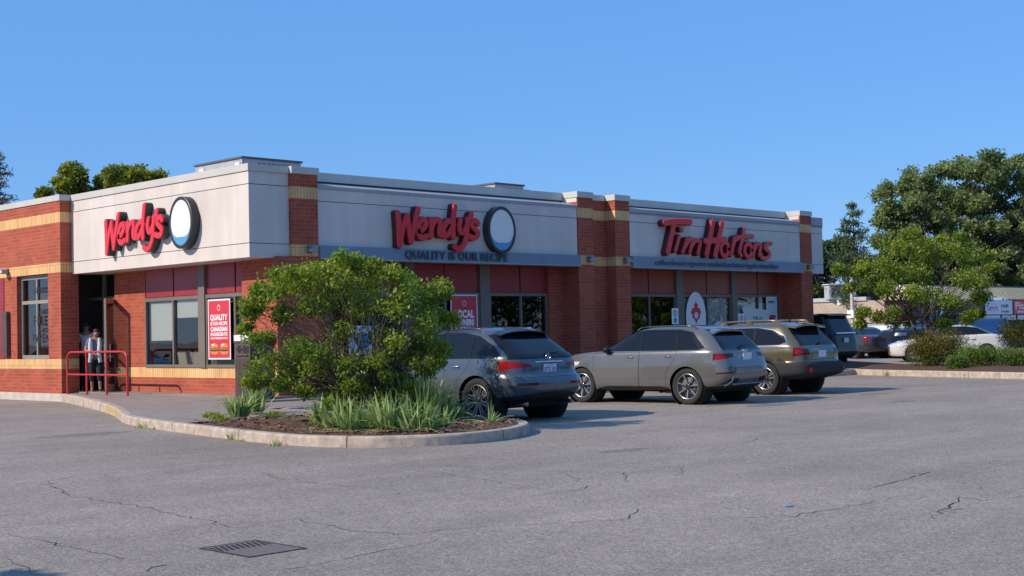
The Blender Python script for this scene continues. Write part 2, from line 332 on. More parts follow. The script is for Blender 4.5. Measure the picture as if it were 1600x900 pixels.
def leaves(name, P, size, mat, parent, asp=.6, upb=.5, var=None, dirs=None, fold=.25):
    """P: (n,3) points -> kite-shaped folded leaves"""
    n = len(P); d = rng.normal(size=(n, 3)) if dirs is None else dirs + rng.normal(size=(n, 3))*.5
    d /= np.linalg.norm(d, axis=1)[:, None]
    nn = rng.normal(size=(n, 3)); nn[:, 2] = np.abs(nn[:, 2]) + upb*2
    s = np.cross(d, nn); s /= np.linalg.norm(s, axis=1)[:, None]+1e-9; up_ = np.cross(s, d)
    L = size*rng.uniform(.65, 1.3, n)[:, None]
    a = P; b = P + d*L*.45 + s*L*asp*.5 + up_*L*fold*.4; c = P + d*L; e = P + d*L*.45 - s*L*asp*.5 + up_*L*fold*.4
    V = np.stack([a, b, c, e], 1).reshape(-1, 3)
    me = bpy.data.meshes.new(name); i = np.arange(n)*4
    F = np.concatenate([np.stack([i, i+1, i+2], 1), np.stack([i, i+2, i+3], 1)], 1).reshape(-1, 3)
    me.vertices.add(len(V)); me.vertices.foreach_set('co', V.ravel().astype(np.float32))
    me.loops.add(F.size); me.loops.foreach_set('vertex_index', F.ravel().astype(np.int32))
    me.polygons.add(len(F)); me.polygons.foreach_set('loop_start', np.arange(0, F.size, 3, dtype=np.int32)); me.polygons.foreach_set('loop_total', np.full(len(F), 3, dtype=np.int32))
    me.update(calc_edges=True)
    at = me.attributes.new('leafvar', 'FLOAT', 'FACE'); vv = rng.random(n) if var is None else np.clip(var + rng.normal(size=n)*.17, 0, 1)
    at.data.foreach_set('value', np.repeat(vv, 2).astype(np.float32))
    me.materials.append(MATS[mat])
    return link_mesh(name, me, parent)

# ================================================================== SETTING
def struct(name, mb, **k):
    o = mb.build(name, **k); o['kind'] = 'structure'; return o
g = MB(); g.add([(-900, -900, 0), (900, -900, 0), (900, 900, 0), (-900, 900, 0)], [(0, 1, 2, 3)], 'asphalt'); struct('ground', g)
# outline of sidewalk + planting island (anticlockwise seen from above is irrelevant)
ISL = [(16.50, 32.65), (15.62, 30.0), (14.56, 26.97), (13.80, 25.06), (12.80, 22.98), (12.45, 22.1), (12.02, 20.3), (11.62, 18.26), (11.30, 16.42),
       (11.22, 15.34), (11.45, 14.42), (11.92, 13.85), (12.5, 13.52), (13.16, 13.46), (13.85, 13.66), (14.5, 14.05), (15.0, 14.6), (15.27, 15.3), (15.33, 16.2), (15.33, 21.2), (16.0, 21.6), (39.5, 21.6), (39.5, 24.4)]
def resample(P, step):
    out = []
    for a, b in zip(P[:-1], P[1:]):
        a, b = np.array(a), np.array(b); n = max(1, int(np.linalg.norm(b-a)/step))
        out += [tuple(a+(b-a)*i/n) for i in range(n)]
    return out + [tuple(P[-1])]
def smooth_line(P, it=2, keep=()):
    P = [np.array(p, float) for p in P]
    for _ in range(it):
        Q = [P[0]]
        for a, b in zip(P[:-1], P[1:]): Q += [a*.75+b*.25, a*.25+b*.75]
        Q.append(P[-1]); P = Q
    return [tuple(p) for p in P]
def inset(P, d):
    P = np.array(P); T = np.gradient(P, axis=0); T /= np.linalg.norm(T, axis=1)[:, None]+1e-9
    return [tuple(p) for p in P + np.stack([-T[:, 1], T[:, 0]], 1)*d]
edge = resample(smooth_line(ISL[4:20], 2), .25)
edgeA = resample(ISL[0:4]+[edge[0]], .25)
def hk(x, y):   # kerb top height
    t = min(1, max(0, (y-22)/8)); return .15+.055*t
def kerb(name, line, w=.15, mat='concrete', mat2=None, joints=2.4, z=hk):
    """a kerb ring with rounded top edge, laid to the left of the line"""
    mb = MB(); prof = [(0, 0), (0, -.025), (.012, 0), (w, 0)]
    ln = np.array(line); outs = []
    rows = []
    for (x, y), (xi, yi), (xw, yw_) in zip(line, inset(line, .028), inset(line, w)):
        h = z(x, y); rows.append([(x, y, -.02), (x+(xi-x)*.15, y+(yi-y)*.15, h-.03), (x+(xi-x)*.5, y+(yi-y)*.5, h-.008), (xi, yi, h), (xw, yw_, h), (xw, yw_, -.02)])
    V = [p for r_ in rows for p in r_]; n = len(rows); k = 6
    F = [(i*k+j, i*k+j+1, (i+1)*k+j+1, (i+1)*k+j) for i in range(n-1) for j in range(k-1)]
    mb.add(V, F, mat, False); mb.add(rows[0], [tuple(range(k))], mat); mb.add(rows[-1], [tuple(range(k))[::-1]], mat)
    # joints
    acc = 0; last = .8
    for i in range(1, n-1):
        acc += math.dist(line[i], line[i-1])
        if acc-last > joints:
            last = acc; a = np.array(rows[i]); b = np.array(rows[i+1]); dd = (b[0]-a[0])/np.linalg.norm(b[0]-a[0]); c = a.mean(0)
            V2 = []
            for off in (0, .014):
                for q in a[:5]:
                    o_ = q + dd*off; d_ = (np.array([line[i][0], line[i][1], 0]) - np.array([rows[i][4][0], rows[i][4][1], 0])); d_ /= np.linalg.norm(d_)
                    V2.append(o_ + d_*.002*(1 if True else 0) + np.array([0, 0, .002]))
            mb.add([tuple(v) for v in V2], [(j, j+1, j+6, j+5) for j in range(4)], 'crack')
    return struct(name, mb)
kerb('kerb_island', edge)
kerb('kerb_sidewalk', edgeA, w=.16)
# worn yellow paint on the kerb by the door
yl = MB(); seg = [p for p in edgeA if 23.3 < p[1] < 26.4]; ins = inset(edgeA, .10)
sg = [(p, q) for p, q in zip(edgeA, ins) if 23.3 < p[1] < 26.6]
for (p, q), (p2, q2) in zip(sg[:-1], sg[1:]):
    h, h2 = hk(*p)+.003, hk(*p2)+.003; ex, ey = -.005, -.002
    yl.add([(p[0]+ex, p[1]+ey, .03), (p2[0]+ex, p2[1]+ey, .03), (p2[0]+ex, p2[1]+ey, h2-.03), (p[0]+ex, p[1]+ey, h-.03), (q[0], q[1], h), (q2[0], q2[1], h2)], [(0, 1, 2, 3), (3, 2, 5, 4)], 'curb_yellow')
struct('kerb_paint', yl)
# sidewalk surface
sw = MB(); inn = inset(edgeA, .16)
top = [(x, y, hk(x, y)-.004) for x, y in inn]
far = [(17.9, max(y, 21.6) if y < 25 else y, .235 if y > 25 else .18) for x, y in inn]
n = len(top)
sw.add(top+far, [(i, i+1, n+i+1, n+i) for i in range(n-1)], 'sidewalk')
ie = inset(edge, .15); ie2 = [p for p in ie if p[1] > 19.4 and p[0] < 14]
pts = [(p[0], p[1], .146) for p in ie2]
sw.add(pts+[(15.2, 19.4, .146), (15.2, 21.7, .15), (17.9, 21.7, .18), (17.9, 22.98, .18), (top[-1][0], top[-1][1], top[-1][2])], [tuple(range(len(pts)+5))], 'sidewalk')
sw.box(17.9, 39.4, 21.7, 26, -.02, .165, 'sidewalk')
sw.box(16.9, 19, 24.4, 36, -.02, .232, 'sidewalk')
struct('sidewalk', sw)
kerb('kerb_front', resample([(15.33, 21.3), (15.7, 21.6), (39.4, 21.6)], .5))
# mulch bed
mu = MB(); bed = [p for p in ie if p[1] <= 19.4 or p[0] > 14]
bed = [p for p in bed if p[1] <= 19.4]
c0 = (13.3, 16.6); rings = [1, .93, .8, .6, .35, .1]; V = []
for r_ in rings:
    for (x, y) in bed:
        px, py = c0[0]+(x-c0[0])*r_, c0[1]+(y-c0[1])*r_
        V.append((px, py, .128+.10*(1-r_)**.7+random.uniform(-.008, .008)))
k = len(bed)
F = [(i*k+j, i*k+(j+1) % k, (i+1)*k+(j+1) % k, (i+1)*k+j) for i in range(len(rings)-1) for j in range(k)] + [tuple((len(rings)-1)*k+j for j in range(k))]
mu.add(V, F, 'mulch', True); struct('mulch_bed', mu)
def inside(p, poly):
    x, y = p; c = False
    for i in range(len(poly)):
        x1, y1 = poly[i]; x2, y2 = poly[i-1]
        if (y1 > y) != (y2 > y) and x < (x2-x1)*(y-y1)/(y2-y1)+x1: c = not c
    return c
ch = MB(); cnt = 0
while cnt < 2600:
    x, y = random.uniform(11.2, 15.3), random.uniform(13.4, 19.4)
    if not inside((x, y), bed): continue
    cnt += 1; L_ = random.uniform(.015, .045); a = random.uniform(0, 3.14); b = random.uniform(-.5, .5); w_ = L_*random.uniform(.2, .45); z = .15+.06*random.random()
    dx, dy = math.cos(a), math.sin(a)
    ch.add([(x-dx*L_-dy*w_, y-dy*L_+dx*w_, z-b*L_), (x+dx*L_-dy*w_, y+dy*L_+dx*w_, z+b*L_), (x+dx*L_+dy*w_, y+dy*L_-dx*w_, z+b*L_+.006), (x-dx*L_+dy*w_, y-dy*L_-dx*w_, z-b*L_+.006)], [(0, 1, 2, 3)], random.choice(['chip_a', 'mulch', 'chip_a', 'chip_b']))
o = ch.build('mulch_chips'); tag(o, 'loose brown bark chips scattered over the planting bed', 'mulch', kind='stuff')
# right-hand island
RL = [(52, 40), (44.5, 31.5), (40.3, 26.0), (38.2, 23.6), (37.0, 22.3), (36.25, 21.2), (35.8, 19.9), (35.06, 17.5), (34.4, 15.4), (33.2, 11.5), (32, 7.5)]
re_ = resample(smooth_line(RL, 2), .5)
kerb('kerb_far_island', re_, joints=3.2, z=lambda x, y: .17)
rm = MB(); ri = inset(re_, .15); n = len(ri)
rows = [[(x, y, .15) for x, y in ri], [(x+1.0, y-.2, .24) for x, y in ri], [(x+2.2, y-.5, .24) for x, y in ri], [(x+3.2, y-.8, .15) for x, y in ri]]
rm.add([p for r_ in rows for p in r_], [(i*n+j, i*n+j+1, (i+1)*n+j+1, (i+1)*n+j) for i in range(3) for j in range(n-1)], 'mulch', True); struct('mulch_far_island', rm)
kerb('kerb_far_island_back', [(x+3.35, y-.84) for x, y in re_][::-1], z=lambda x, y: .17)
# painted stall lines (worn)
pl = MB(); pm = []
for i, x in enumerate((18.45, 21.15, 24.0, 27.6, 30.4, 33.2)):
    pl.add([(x-.05, 15.3, .004), (x+.05, 15.3, .004), (x+.05, 21.4, .004), (x-.05, 21.4, .004)], [(0, 1, 2, 3)], 'line_yellow')
for a, b in (((26.9, 18.9), (33.9, 17.3)), ((29.0, 16.95), (31.4, 16.5)), ((30.2, 18.3), (33.2, 16.6)), ((33.4, 15.7), (33.6, 13.5))):
    d = Vector((b[0]-a[0], b[1]-a[1])).normalized(); q = Vector((-d.y, d.x))*.05
    pl.add([(a[0]-q.x, a[1]-q.y, .004), (b[0]-q.x, b[1]-q.y, .004), (b[0]+q.x, b[1]+q.y, .004), (a[0]+q.x, a[1]+q.y, .004)], [(0, 1, 2, 3)], 'line_white')
struct('stall_lines', pl)
# stains on the asphalt
st = MB()
for cx, cy, r_ in ((22.0, 14.9, .5), (21.7, 15.8, .35), (24, 13.2, .3), (13, 11, .3), (26.5, 15.2, .4), (10.7, 20.5, .6)):
    st.add([(cx+r_*1.4*math.cos(t/14*6.283)*(1+.2*math.sin(3*t)), cy+r_*.6*math.sin(t/14*6.283), .003) for t in range(14)], [tuple(range(14))], 'stain_dark')
struct('oil_stains', st)
# cracks: each a jagged thin groove-like ribbon lying on the asphalt
CR = [([(10.085, 22.145), (11.4, 22.46), (12.67, 22.77)], .020, .01)]
def G(px, py):
    d = fwd + r2*((px-800)/FPX) - u2*((py-450)/FPX); t = -1.5/d.z; return (d.x*t, d.y*t)
def gl(*pp): return [G(*p) for p in pp]
CR += [(gl((20, 758), (180, 738), (400, 713)), .016, .03), (gl((150, 738), (75, 752), (110, 775), (240, 795), (370, 825), (440, 813), (455, 811)), .014, .06),
       (gl((0, 833), (60, 845), (180, 870), (245, 878)), .012, .04), (gl((455, 811), (560, 830), (618, 835), (760, 824)), .012, .05), (gl((380, 734), (450, 750), (560, 762), (680, 768)), .010, .08),
       (gl((400, 898), (500, 882), (600, 860), (680, 847)), .014, .03), (gl((228, 893), (238, 887), (262, 883)), .030, .01), (gl((80, 735), (200, 706), (280, 697)), .008, .05),
       (gl((1358, 764), (1410, 750), (1456, 737)), .020, .02), (gl((800, 821), (900, 817), (975, 812), (992, 800), (990, 792)), .013, .06),
       (gl((1100, 812), (1240, 806), (1340, 790), (1400, 776), (1440, 773)), .014, .08), (gl((860, 735), (930, 758), (1050, 760), (1200, 763), (1358, 764)), .009, .08),
       (gl((1463, 812), (1470, 800), (1488, 790), (1495, 778), (1530, 782), (1560, 780)), .020, .05), (gl((1470, 800), (1500, 795)), .014, .03),
       (gl((1495, 778), (1480, 776)), .014, .03), (gl((840, 775), (900, 766), (925, 758)), .014, .05), (gl((855, 730), (900, 738), (975, 738), (982, 755)), .011, .06), (gl((1560, 780), (1600, 776)), .012, .04),
       (gl((1080, 710), (1160, 695), (1200, 678), (1360, 680)), .009, .08), (gl((0, 755), (40, 757)), .01, .02), (gl((1058, 745), (1066, 738), (1068, 730)), .010, .04), (gl((625, 730), (700, 742), (850, 765)), .008, .06), (gl((0, 870), (30, 885), (60, 900)), .01, .04)]
ck = MB()
for pts_, w_, jag in CR:
    P_ = resample(pts_, .11); Q = []
    for i, p in enumerate(P_): Q.append((p[0]+random.uniform(-1, 1)*jag*.8, p[1]+random.uniform(-1, 1)*jag*.8))
    m_ = len(Q)
    for i in range(m_-1):
        a, b = Vector(Q[i]), Vector(Q[i+1]); 
        if (b-a).length < 1e-4: continue
        nn = (b-a).normalized(); nn = Vector((-nn.y, nn.x))
        w1 = .78*w_*random.uniform(.35, 1.1)*(.4+.6*math.sin(math.pi*min(1, max(0, (i+.5)/m_)))); w2 = w1*random.uniform(.7, 1.2)
        ck.add([(a.x-nn.x*w1/2, a.y-nn.y*w1/2, .0035), (b.x-nn.x*w2/2, b.y-nn.y*w2/2, .0035), (b.x+nn.x*w2/2, b.y+nn.y*w2/2, .0035), (a.x+nn.x*w1/2, a.y+nn.y*w1/2, .0035)], [(0, 1, 2, 3)], 'crack')
struct('asphalt_cracks', ck)
# loose grit and bits on the asphalt
gr = MB()
for i in range(260):
    t = rng.random(); x, y = rng.uniform(6, 34), rng.uniform(5, 24)
    if inside((x, y), ISL+[(39.5, 40)]): continue
    s_ = random.uniform(.004, .012)
    gr.add([(x-s_, y, .004), (x, y-s_, .004), (x+s_, y, .004), (x, y+s_, .004), (x, y, .004+s_)], [(0, 1, 4), (1, 2, 4), (2, 3, 4), (3, 0, 4)], random.choice(['chip_b', 'foundation', 'dry_leaf', 'mulch', 'mulch']))
tag(gr.build('grit'), 'small stones, bits of leaf and litter scattered over the asphalt', 'grit', kind='stuff')

# ================================================================== BUILDING
B = thing('restaurant_building', 'single-storey red brick restaurant building with white fascia panels and tan brick bands', 'building', (16.5, 24.6, 0))
def bp(name, mb, **k): return mb.build(name, B, world=True, **k)
T1, T2, T3, T3W = (4.605, 4.868), (3.315, 3.57), (.834, 1.087), (.60, .845)
# --- brick walls
w = MB()
def wallx(x0, x1, y0, y1, z0, z1, ops, mat='brick_red'):
    """wall slab normal to x with openings [(ya,yb,za,zb)] sorted by y"""
    y = y0
    for ya, yb, za, zb in sorted(ops):
        w.box(x0, x1, y, ya, z0, z1, mat); w.box(x0, x1, ya, yb, z0, za, mat); w.box(x0, x1, ya, yb, zb, z1, mat); y = yb
    w.box(x0, x1, y, y1, z0, z1, mat)
wallx(16.51, 17.0, 32.66, 60, .2, 5.16, [(33.35, 35.15, 1.087, 3.315)])
w.box(16.52, 17.6, 33.5, 60, 5.0, 5.1, 'brick_red')
w.box(17.0, 17.6, 33.6, 60, .2, 5.16, 'brick_red')           # behind block front
w.box(17.0, 20, 32.67, 60, 3.3, 5.15, 'brick_red')
w.box(17.6, 17.9, 30.38, 31.9, .2, 3.3, 'brick_red')         # right of door
w.box(17.6, 17.9, 25.3, 30.38, .2, .60, 'brick_red')         # knee wall
w.box(17.45, 18.62, 24.55, 25.9, .15, 3.3, 'brick_red')      # corner pier
w.box(17.885, 18.6, 24.55, 25.4, 3.3, 5.15, 'brick_red')
w.box(18.6, 26.85, 25.3, 25.6, .15, .60, 'brick_red')
w.box(18.6, 19.45, 25.3, 25.6, .6, 3.3, 'brick_red')
w.box(26.85, 27.41, 25.2, 25.6, .15, 3.3, 'brick_red')
w.box(27.41, 28.04, 24.6, 25.6, .15, 5.15, 'brick_red')
w.box(28.04, 28.98, 24.97, 25.6, .15, 5.15, 'brick_red')
w.box(28.98, 29.6, 24.6, 25.6, .15, 5.15, 'brick_red')
w.box(29.6, 30.08, 25.3, 25.6, .15, 3.3, 'brick_red')
w.box(30.08, 38.05, 25.3, 25.6, .15, .60, 'brick_red')
w.box(38.05, 38.35, 25.3, 25.6, .15, 3.3, 'brick_red')
w.box(38.35, 39.02, 24.6, 25.6, .15, 5.15, 'brick_red')
w.box(38.6, 39.02, 25.6, 44, .15, 5.0, 'brick_red')
w.box(19, 39.0, 43.5, 44, .15, 5.0, 'brick_red')
bp('brick_wall', w)
# --- tan soldier bands, 4 mm proud
t = MB(); e = .004
for z0, z1 in (T1, T2):
    t.box(16.51-e, 16.8, 32.66-e, 60, z0, z1, 'brick_tan'); t.box(16.8, 16.99, 32.66-e, 33, z0, z1, 'brick_tan')
    t.box(17.880, 18.6-.002, 24.55-e, 25.3, z0, z1, 'brick_tan')
    t.box(27.41-e, 28.04+e, 24.6-e, 25.3, z0, z1, 'brick_tan'); t.box(28.044, 28.976, 24.97-e, 25.3, z0, z1, 'brick_tan')
    t.box(28.98-e, 29.6-.002, 24.6-e, 25.3, z0, z1, 'brick_tan'); t.box(38.35-e, 39.02, 24.6-e, 25.3, z0, z1, 'brick_tan')
t.box(16.51-e, 16.8, 32.66-e, 60, *T3, 'brick_tan'); t.box(16.8, 16.99, 32.66-e, 33, *T3, 'brick_tan')
t.box(17.6-e, 17.88, 25.9, 31.9, *T3W, 'brick_tan'); t.box(17.45-e, 18.62, 24.55-e, 25.9-e, *T3W, 'brick_tan')
t.box(19.45, 26.85, 25.3-e, 25.6, *T3W, 'brick_tan'); t.box(30.08, 38.05, 25.3-e, 25.6, *T3W, 'brick_tan')
bp('tan_brick_band', t)
f = MB(); f.box(16.50, 17.2, 32.652, 60, -.02, .2, 'foundation'); bp('foundation', f)
# --- fascia
def fascia_x(mb, x0, x1, y0, y1, zs, gap=.016):
    for a, b in zip(zs[:-1], zs[1:]): mb.box(x0, x1, y0, y1, a+(gap/2 if a != zs[0] else 0), b-(gap/2 if b != zs[-1] else 0), 'stucco_white')
    mb.box(x0+.012, x1-.01, y0+.012, y1-.01, zs[0]+.01, zs[-1]-.01, 'sign_dark')
fa = MB(); fascia_x(fa, 16.82, 17.875, 24.655, 32.655, [3.27, 3.578, 4.867, 5.148]); bp('fascia_panel', fa)
fb = MB(); fascia_x(fb, 18.605, 27.37, 24.6, 25.12, [3.57, 4.578, 4.85])
bp('fascia_panel', fb)
fc = MB(); fascia_x(fc, 29.605, 38.31, 24.6, 25.12, [3.6, 4.575, 4.80]); bp('fascia_panel', fc)
fd = MB(); fascia_x(fd, 39.025, 39.7, 24.6, 30, [3.25, 3.55, 4.60, 4.80]); bp('fascia_panel', fd)
fl = MB()
def slope(x0, x1, ya, yb, za, zb, mat):
    fl.add([(x0, ya, za), (x1, ya, za), (x1, yb, zb), (x0, yb, zb), (x0, yb, za), (x1, yb, za)], [(0, 1, 2, 3), (0, 3, 4), (1, 5, 2)], mat)
fl.box(18.602, 27.38, 24.585, 25.13, 4.853, 4.93, 'flash_grey'); slope(18.602, 27.38, 24.585, 25.13, 4.93, 5.06, 'flash_grey')
fl.box(29.602, 38.33, 24.585, 25.13, 4.803, 4.83, 'flash_grey'); fl.box(29.602, 38.33, 24.60, 25.13, 4.83, 4.845, 'sign_dark'); fl.box(29.602, 38.33, 24.59, 25.13, 4.845, 4.95, 'flash_grey'); slope(29.602, 38.33, 24.59, 25.13, 4.95, 5.07, 'flash_grey')
fl.box(39.03, 39.72, 24.585, 30, 4.803, 4.83, 'flash_grey'); fl.box(39.03, 39.71, 24.6, 30, 4.83, 4.86, 'sign_dark'); fl.box(39.03, 39.72, 24.59, 30, 4.86, 5.13, 'flash_grey')
bp('flashing', fl)
bd = MB(); bd.box(18.61, 27.40, 24.50, 25.1, 3.285, 3.566, 'band_grey'); bd.box(29.605, 38.36, 24.50, 25.1, 3.285, 3.596, 'band_grey')
bd.box(18.61, 27.41, 24.485, 25.0, 3.262, 3.288, 'flash_grey'); bd.box(29.605, 38.37, 24.485, 25.0, 3.262, 3.288, 'flash_grey'); bp('lower_band', bd)
# --- parapet + coping
pa = MB(); pa.box(18.62, 27.44, 25.15, 25.5, 4.5, 5.11, 'sign_dark'); pa.box(29.62, 38.36, 25.15, 25.5, 4.5, 5.11, 'sign_dark'); bp('parapet', pa)
cp = MB(); c = 'coping_grey'; q = .03
cp.box(16.51-q, 16.95, 32.66-q, 60, 5.16, 5.313, c); cp.box(16.95, 17.1, 32.66-q, 33, 5.16, 5.313, c)
cp.box(16.82-q, 17.12, 24.655-q, 32.66-q-.003, 5.15, 5.31, c); cp.box(17.12, 17.862, 24.655-q, 24.95, 5.15, 5.31, c)
cp.box(17.87, 18.63, 24.55-q, 25.2, 5.152, 5.315, c); cp.box(18.634, 27.376, 25.12, 25.5, 5.10, 5.31, c)
cp.box(27.38, 28.05, 24.57, 25.62, 5.152, 5.316, c); cp.box(28.053, 28.947, 24.94, 25.5, 5.152, 5.312, c); cp.box(28.95, 29.63, 24.57, 25.62, 5.152, 5.316, c)
cp.box(29.633, 38.31, 25.12, 25.5, 5.10, 5.31, c); cp.box(38.32, 39.05, 24.57, 25.9, 5.152, 5.316, c)
bp('coping', cp, bevel=.006)
for x0_, x1_ in ((27.40, 27.409), (38.33, 38.345)): lc = MB(); lc.box(x0_, x1_, 24.62, 25.15, 5.03, 5.148, 'stucco_white'); bp('coping_return', lc)
rf = MB(); rf.box(17.1, 39, 25.4, 43.6, 4.6, 4.75, 'gravel_roof'); bp('roof', rf)
# --- window walls.  a bay: red spandrels over glass panes with bronze mullions
def bay(ux, o, a0, a1, mull, panel, zs=.845, zw=2.53, zt=3.27, glass='window_glass_dark', blinds=()):
    """ux along the wall, o origin on the glazing plane"""
    L = B.location; ow = Vector(o)
    fr = MB(); fw = .05
    def pb(m, x0, x1, z0, z1, d0, d1, mat): pbox(m, ux, ow, x0, x1, z0, z1, d0, d1, mat)
    pb(fr, a0, a1, zs, zs+.07, -.06, .035, 'frame_bronze'); pb(fr, a0, a1, zw-.055, zw+.03, -.06, .03, 'frame_bronze')
    pb(fr, a0, a0+fw, zs+.07, zw-.055, -.06, .028, 'frame_bronze'); pb(fr, a1-fw, a1, zs+.07, zw-.055, -.06, .028, 'frame_bronze')
    pb(fr, mull-.03, mull+.03, zs+.07, zw-.055, -.06, .028, 'frame_bronze')
    win = fr.build('window', B, world=True)
    for x0, x1 in ((a0+fw, mull-.03), (mull+.03, a1-fw)):
        p_ = MB(); pb(p_, x0, x1, zs+.07, zw-.055, -.03, -.022, glass); p_.build('pane', win, world=False) if False else None
        po = p_.build('pane', None); me = po.data
        for v in me.vertices: v.co -= L
        po.parent = win
    for x0, x1, z0, z1 in blinds:
        p_ = MB(); pb(p_, x0, x1, z0, z1, -.075, -.06, 'blind'); po = p_.build('blind', None)
        for v in po.data.vertices: v.co -= L
        po.parent = win
    s_ = MB()
    for x0, x1 in ((a0, mull-.015), (mull+.015, a1)): pb(s_, x0+.015, x1-.015, zw+.045, zt, -.05, -.005, panel)
    pb(s_, a0, a1, zw+.03, zt, -.09, -.051, 'frame_bronze'); s_.build('spandrel_panel', B, world=True)
def mullion(ux, o, a0, a1, z0=.6, z1=3.27):
    m = MB(); pbox(m, ux, o, a0, a1, z0+.245, z1, -.06, .06, 'frame_bronze'); bp('mullion', m)
UL = (0, -1, 0); OL = (17.6, 0, 0)           # left facade: along -Y, outward = -X
bay(UL, OL, -30.36, -27.88, -29.05, 'panel_red', glass='window_glass', blinds=((-30.2, -29.11, 1.50, 2.44), (-28.98, -27.93, 2.04, 2.46)))
mullion(UL, OL, -27.87, -27.60)
bay(UL, OL, -27.59, -25.92, -26.39, 'panel_red', glass='window_glass_dark')
UR = (1, 0, 0); OR = (0, 25.3, 0)            # right facade: along +X, outward = -Y
bay(UR, OR, 19.45, 21.72, 20.6, 'panel_red'); mullion(UR, OR, 21.73, 22.04)
bay(UR, OR, 22.05, 24.29, 23.1, 'panel_red'); mullion(UR, OR, 24.30, 24.65)
bay(UR, OR, 24.66, 26.85, 25.83, 'panel_red')
bay(UR, OR, 30.08, 32.50, 31.25, 'panel_rust'); mullion(UR, OR, 32.51, 32.86)
bay(UR, OR, 32.87, 35.34, 34.1, 'panel_rust', glass='window_glass', blinds=((33.0, 34.05, 1.3, 2.45), (34.15, 35.2, 1.1, 2.45))); mullion(UR, OR, 35.35, 35.60)
bay(UR, OR, 35.61, 38.05, 36.83, 'panel_rust', glass='window_glass', blinds=((35.7, 36.78, .95, 2.30), (36.88, 37.9, .95, 2.30)))
# block window (recessed)
fr = MB(); o_ = (16.66, 0, 0)
for a, b, z0, z1 in ((-35.15, -33.35, 1.087, 1.19), (-35.15, -33.35, 3.20, 3.312), (-35.15, -35.08, 1.19, 3.2), (-33.42, -33.35, 1.19, 3.2), (-34.27, -34.21, 1.19, 3.2), (-35.08, -34.27, 2.55, 2.64), (-34.21, -33.42, 2.55, 2.64)):
    pbox(fr, UL, o_, a, b, z0, z1, -.05, .03, 'frame_light')
win = bp('window', fr)
for a, b, z0, z1 in ((-35.08, -34.27, 1.19, 2.55), (-34.21, -33.42, 1.19, 2.55), (-35.08, -34.27, 2.64, 3.2), (-34.21, -33.42, 2.64, 3.2)):
    p_ = MB(); pbox(p_, UL, o_, a, b, z0, z1, -.02, -.012, 'window_glass_dark'); po = p_.build('pane', None)
    for v in po.data.vertices: v.co -= B.location
    po.parent = win
lt = MB()
for s, z, sz, a in (('FRE', 2.08, .36, -34.12), ('WEN', 1.62, .33, -34.1), ('ALCO', 2.9, .2, -34.1), ('ALCO', 2.33, .16, -33.85), ('ALCO', 1.84, .15, -33.9)):
    lt = MB(); merge_text(lt, s, sz, (16.66-.034, -a, z), UL, 'black', bold=.008, space=1.15); lo = lt.build('window_lettering', None)
    for v in lo.data.vertices: v.co -= B.location
    lo.parent = win
rp = MB(); rp.box(16.49, 16.52, 35.9, 38.4, 1.1, 3.30, 'panel_red'); rp.box(16.40, 16.508, 35.56, 35.86, 1.18, 2.38, 'bin_brown'); bp('service_panel', rp)
# door niche
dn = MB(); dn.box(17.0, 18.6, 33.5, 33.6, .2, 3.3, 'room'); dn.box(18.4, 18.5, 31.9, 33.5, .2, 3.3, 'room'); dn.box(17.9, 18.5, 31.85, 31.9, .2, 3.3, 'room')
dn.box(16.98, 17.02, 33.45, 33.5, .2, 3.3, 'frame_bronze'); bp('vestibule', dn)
df = MB(); pbox(df, UL, (17.75, 0, 0), -33.5, -31.9, 2.60, 2.68, -.05, .05, 'frame_bronze'); pbox(df, UL, (17.75, 0, 0), -32.72, -32.67, .2, 3.3, -.05, .05, 'frame_bronze'); pbox(df, UL, (17.75, 0, 0), -31.98, -31.9, .2, 3.3, -.06, .06, 'frame_light')
dfo = bp('door_frame', df)
dl = MB(); hx, hy = 17.66, 31.98; tx, ty = 17.02, 31.34
dv = Vector((tx-hx, ty-hy, 0)); dlen = dv.length; du = dv.normalized()
pbox(dl, du, (hx, hy, 0), 0, dlen, .24, .42, -.025, .025, 'frame_light'); pbox(dl, du, (hx, hy, 0), 0, dlen, 2.48, 2.6, -.025, .025, 'frame_light')
pbox(dl, du, (hx, hy, 0), 0, .09, .42, 2.48, -.025, .025, 'frame_light'); pbox(dl, du, (hx, hy, 0), dlen-.09, dlen, .42, 2.48, -.025, .025, 'frame_light'); pbox(dl, du, (hx, hy, 0), .09, dlen-.09, 1.1, 1.16, -.02, .02, 'frame_light')
door = bp('door', dl)
dg_ = MB(); pbox(dg_, du, (hx, hy, 0), .09, dlen-.09, .42, 2.48, -.004, .004, 'window_glass_dark'); po = dg_.build('pane', None)
for v in po.data.vertices: v.co -= B.location
po.parent = door
hd = MB(); a = Vector((hx, hy, 0))+du*(dlen-.16); nz = du.cross(Vector((0, 0, 1)))
for sgn in (-1, 1):
    hd.tube([a+nz*.07*sgn+Vector((0, 0, 1.0)), a+nz*.07*sgn+Vector((0, 0, 1.45))], .014, 'chrome')
po = hd.build('handle', None)
for v in po.data.vertices: v.co -= B.location
po.parent = door
# interior room seen through the panes
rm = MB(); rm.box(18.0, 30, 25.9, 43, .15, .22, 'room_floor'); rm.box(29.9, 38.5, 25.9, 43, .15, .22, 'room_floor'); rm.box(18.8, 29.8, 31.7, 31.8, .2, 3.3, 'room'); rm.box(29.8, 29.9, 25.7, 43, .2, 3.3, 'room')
rm.box(29.9, 38.5, 31.8, 31.9, .2, 3.3, 'room'); rm.box(17.9, 38.5, 25.7, 43, 3.31, 3.35, 'room'); rm.box(19.3, 38.5, 25.62, 25.66, .2, .84, 'room'); bp('interior', rm)

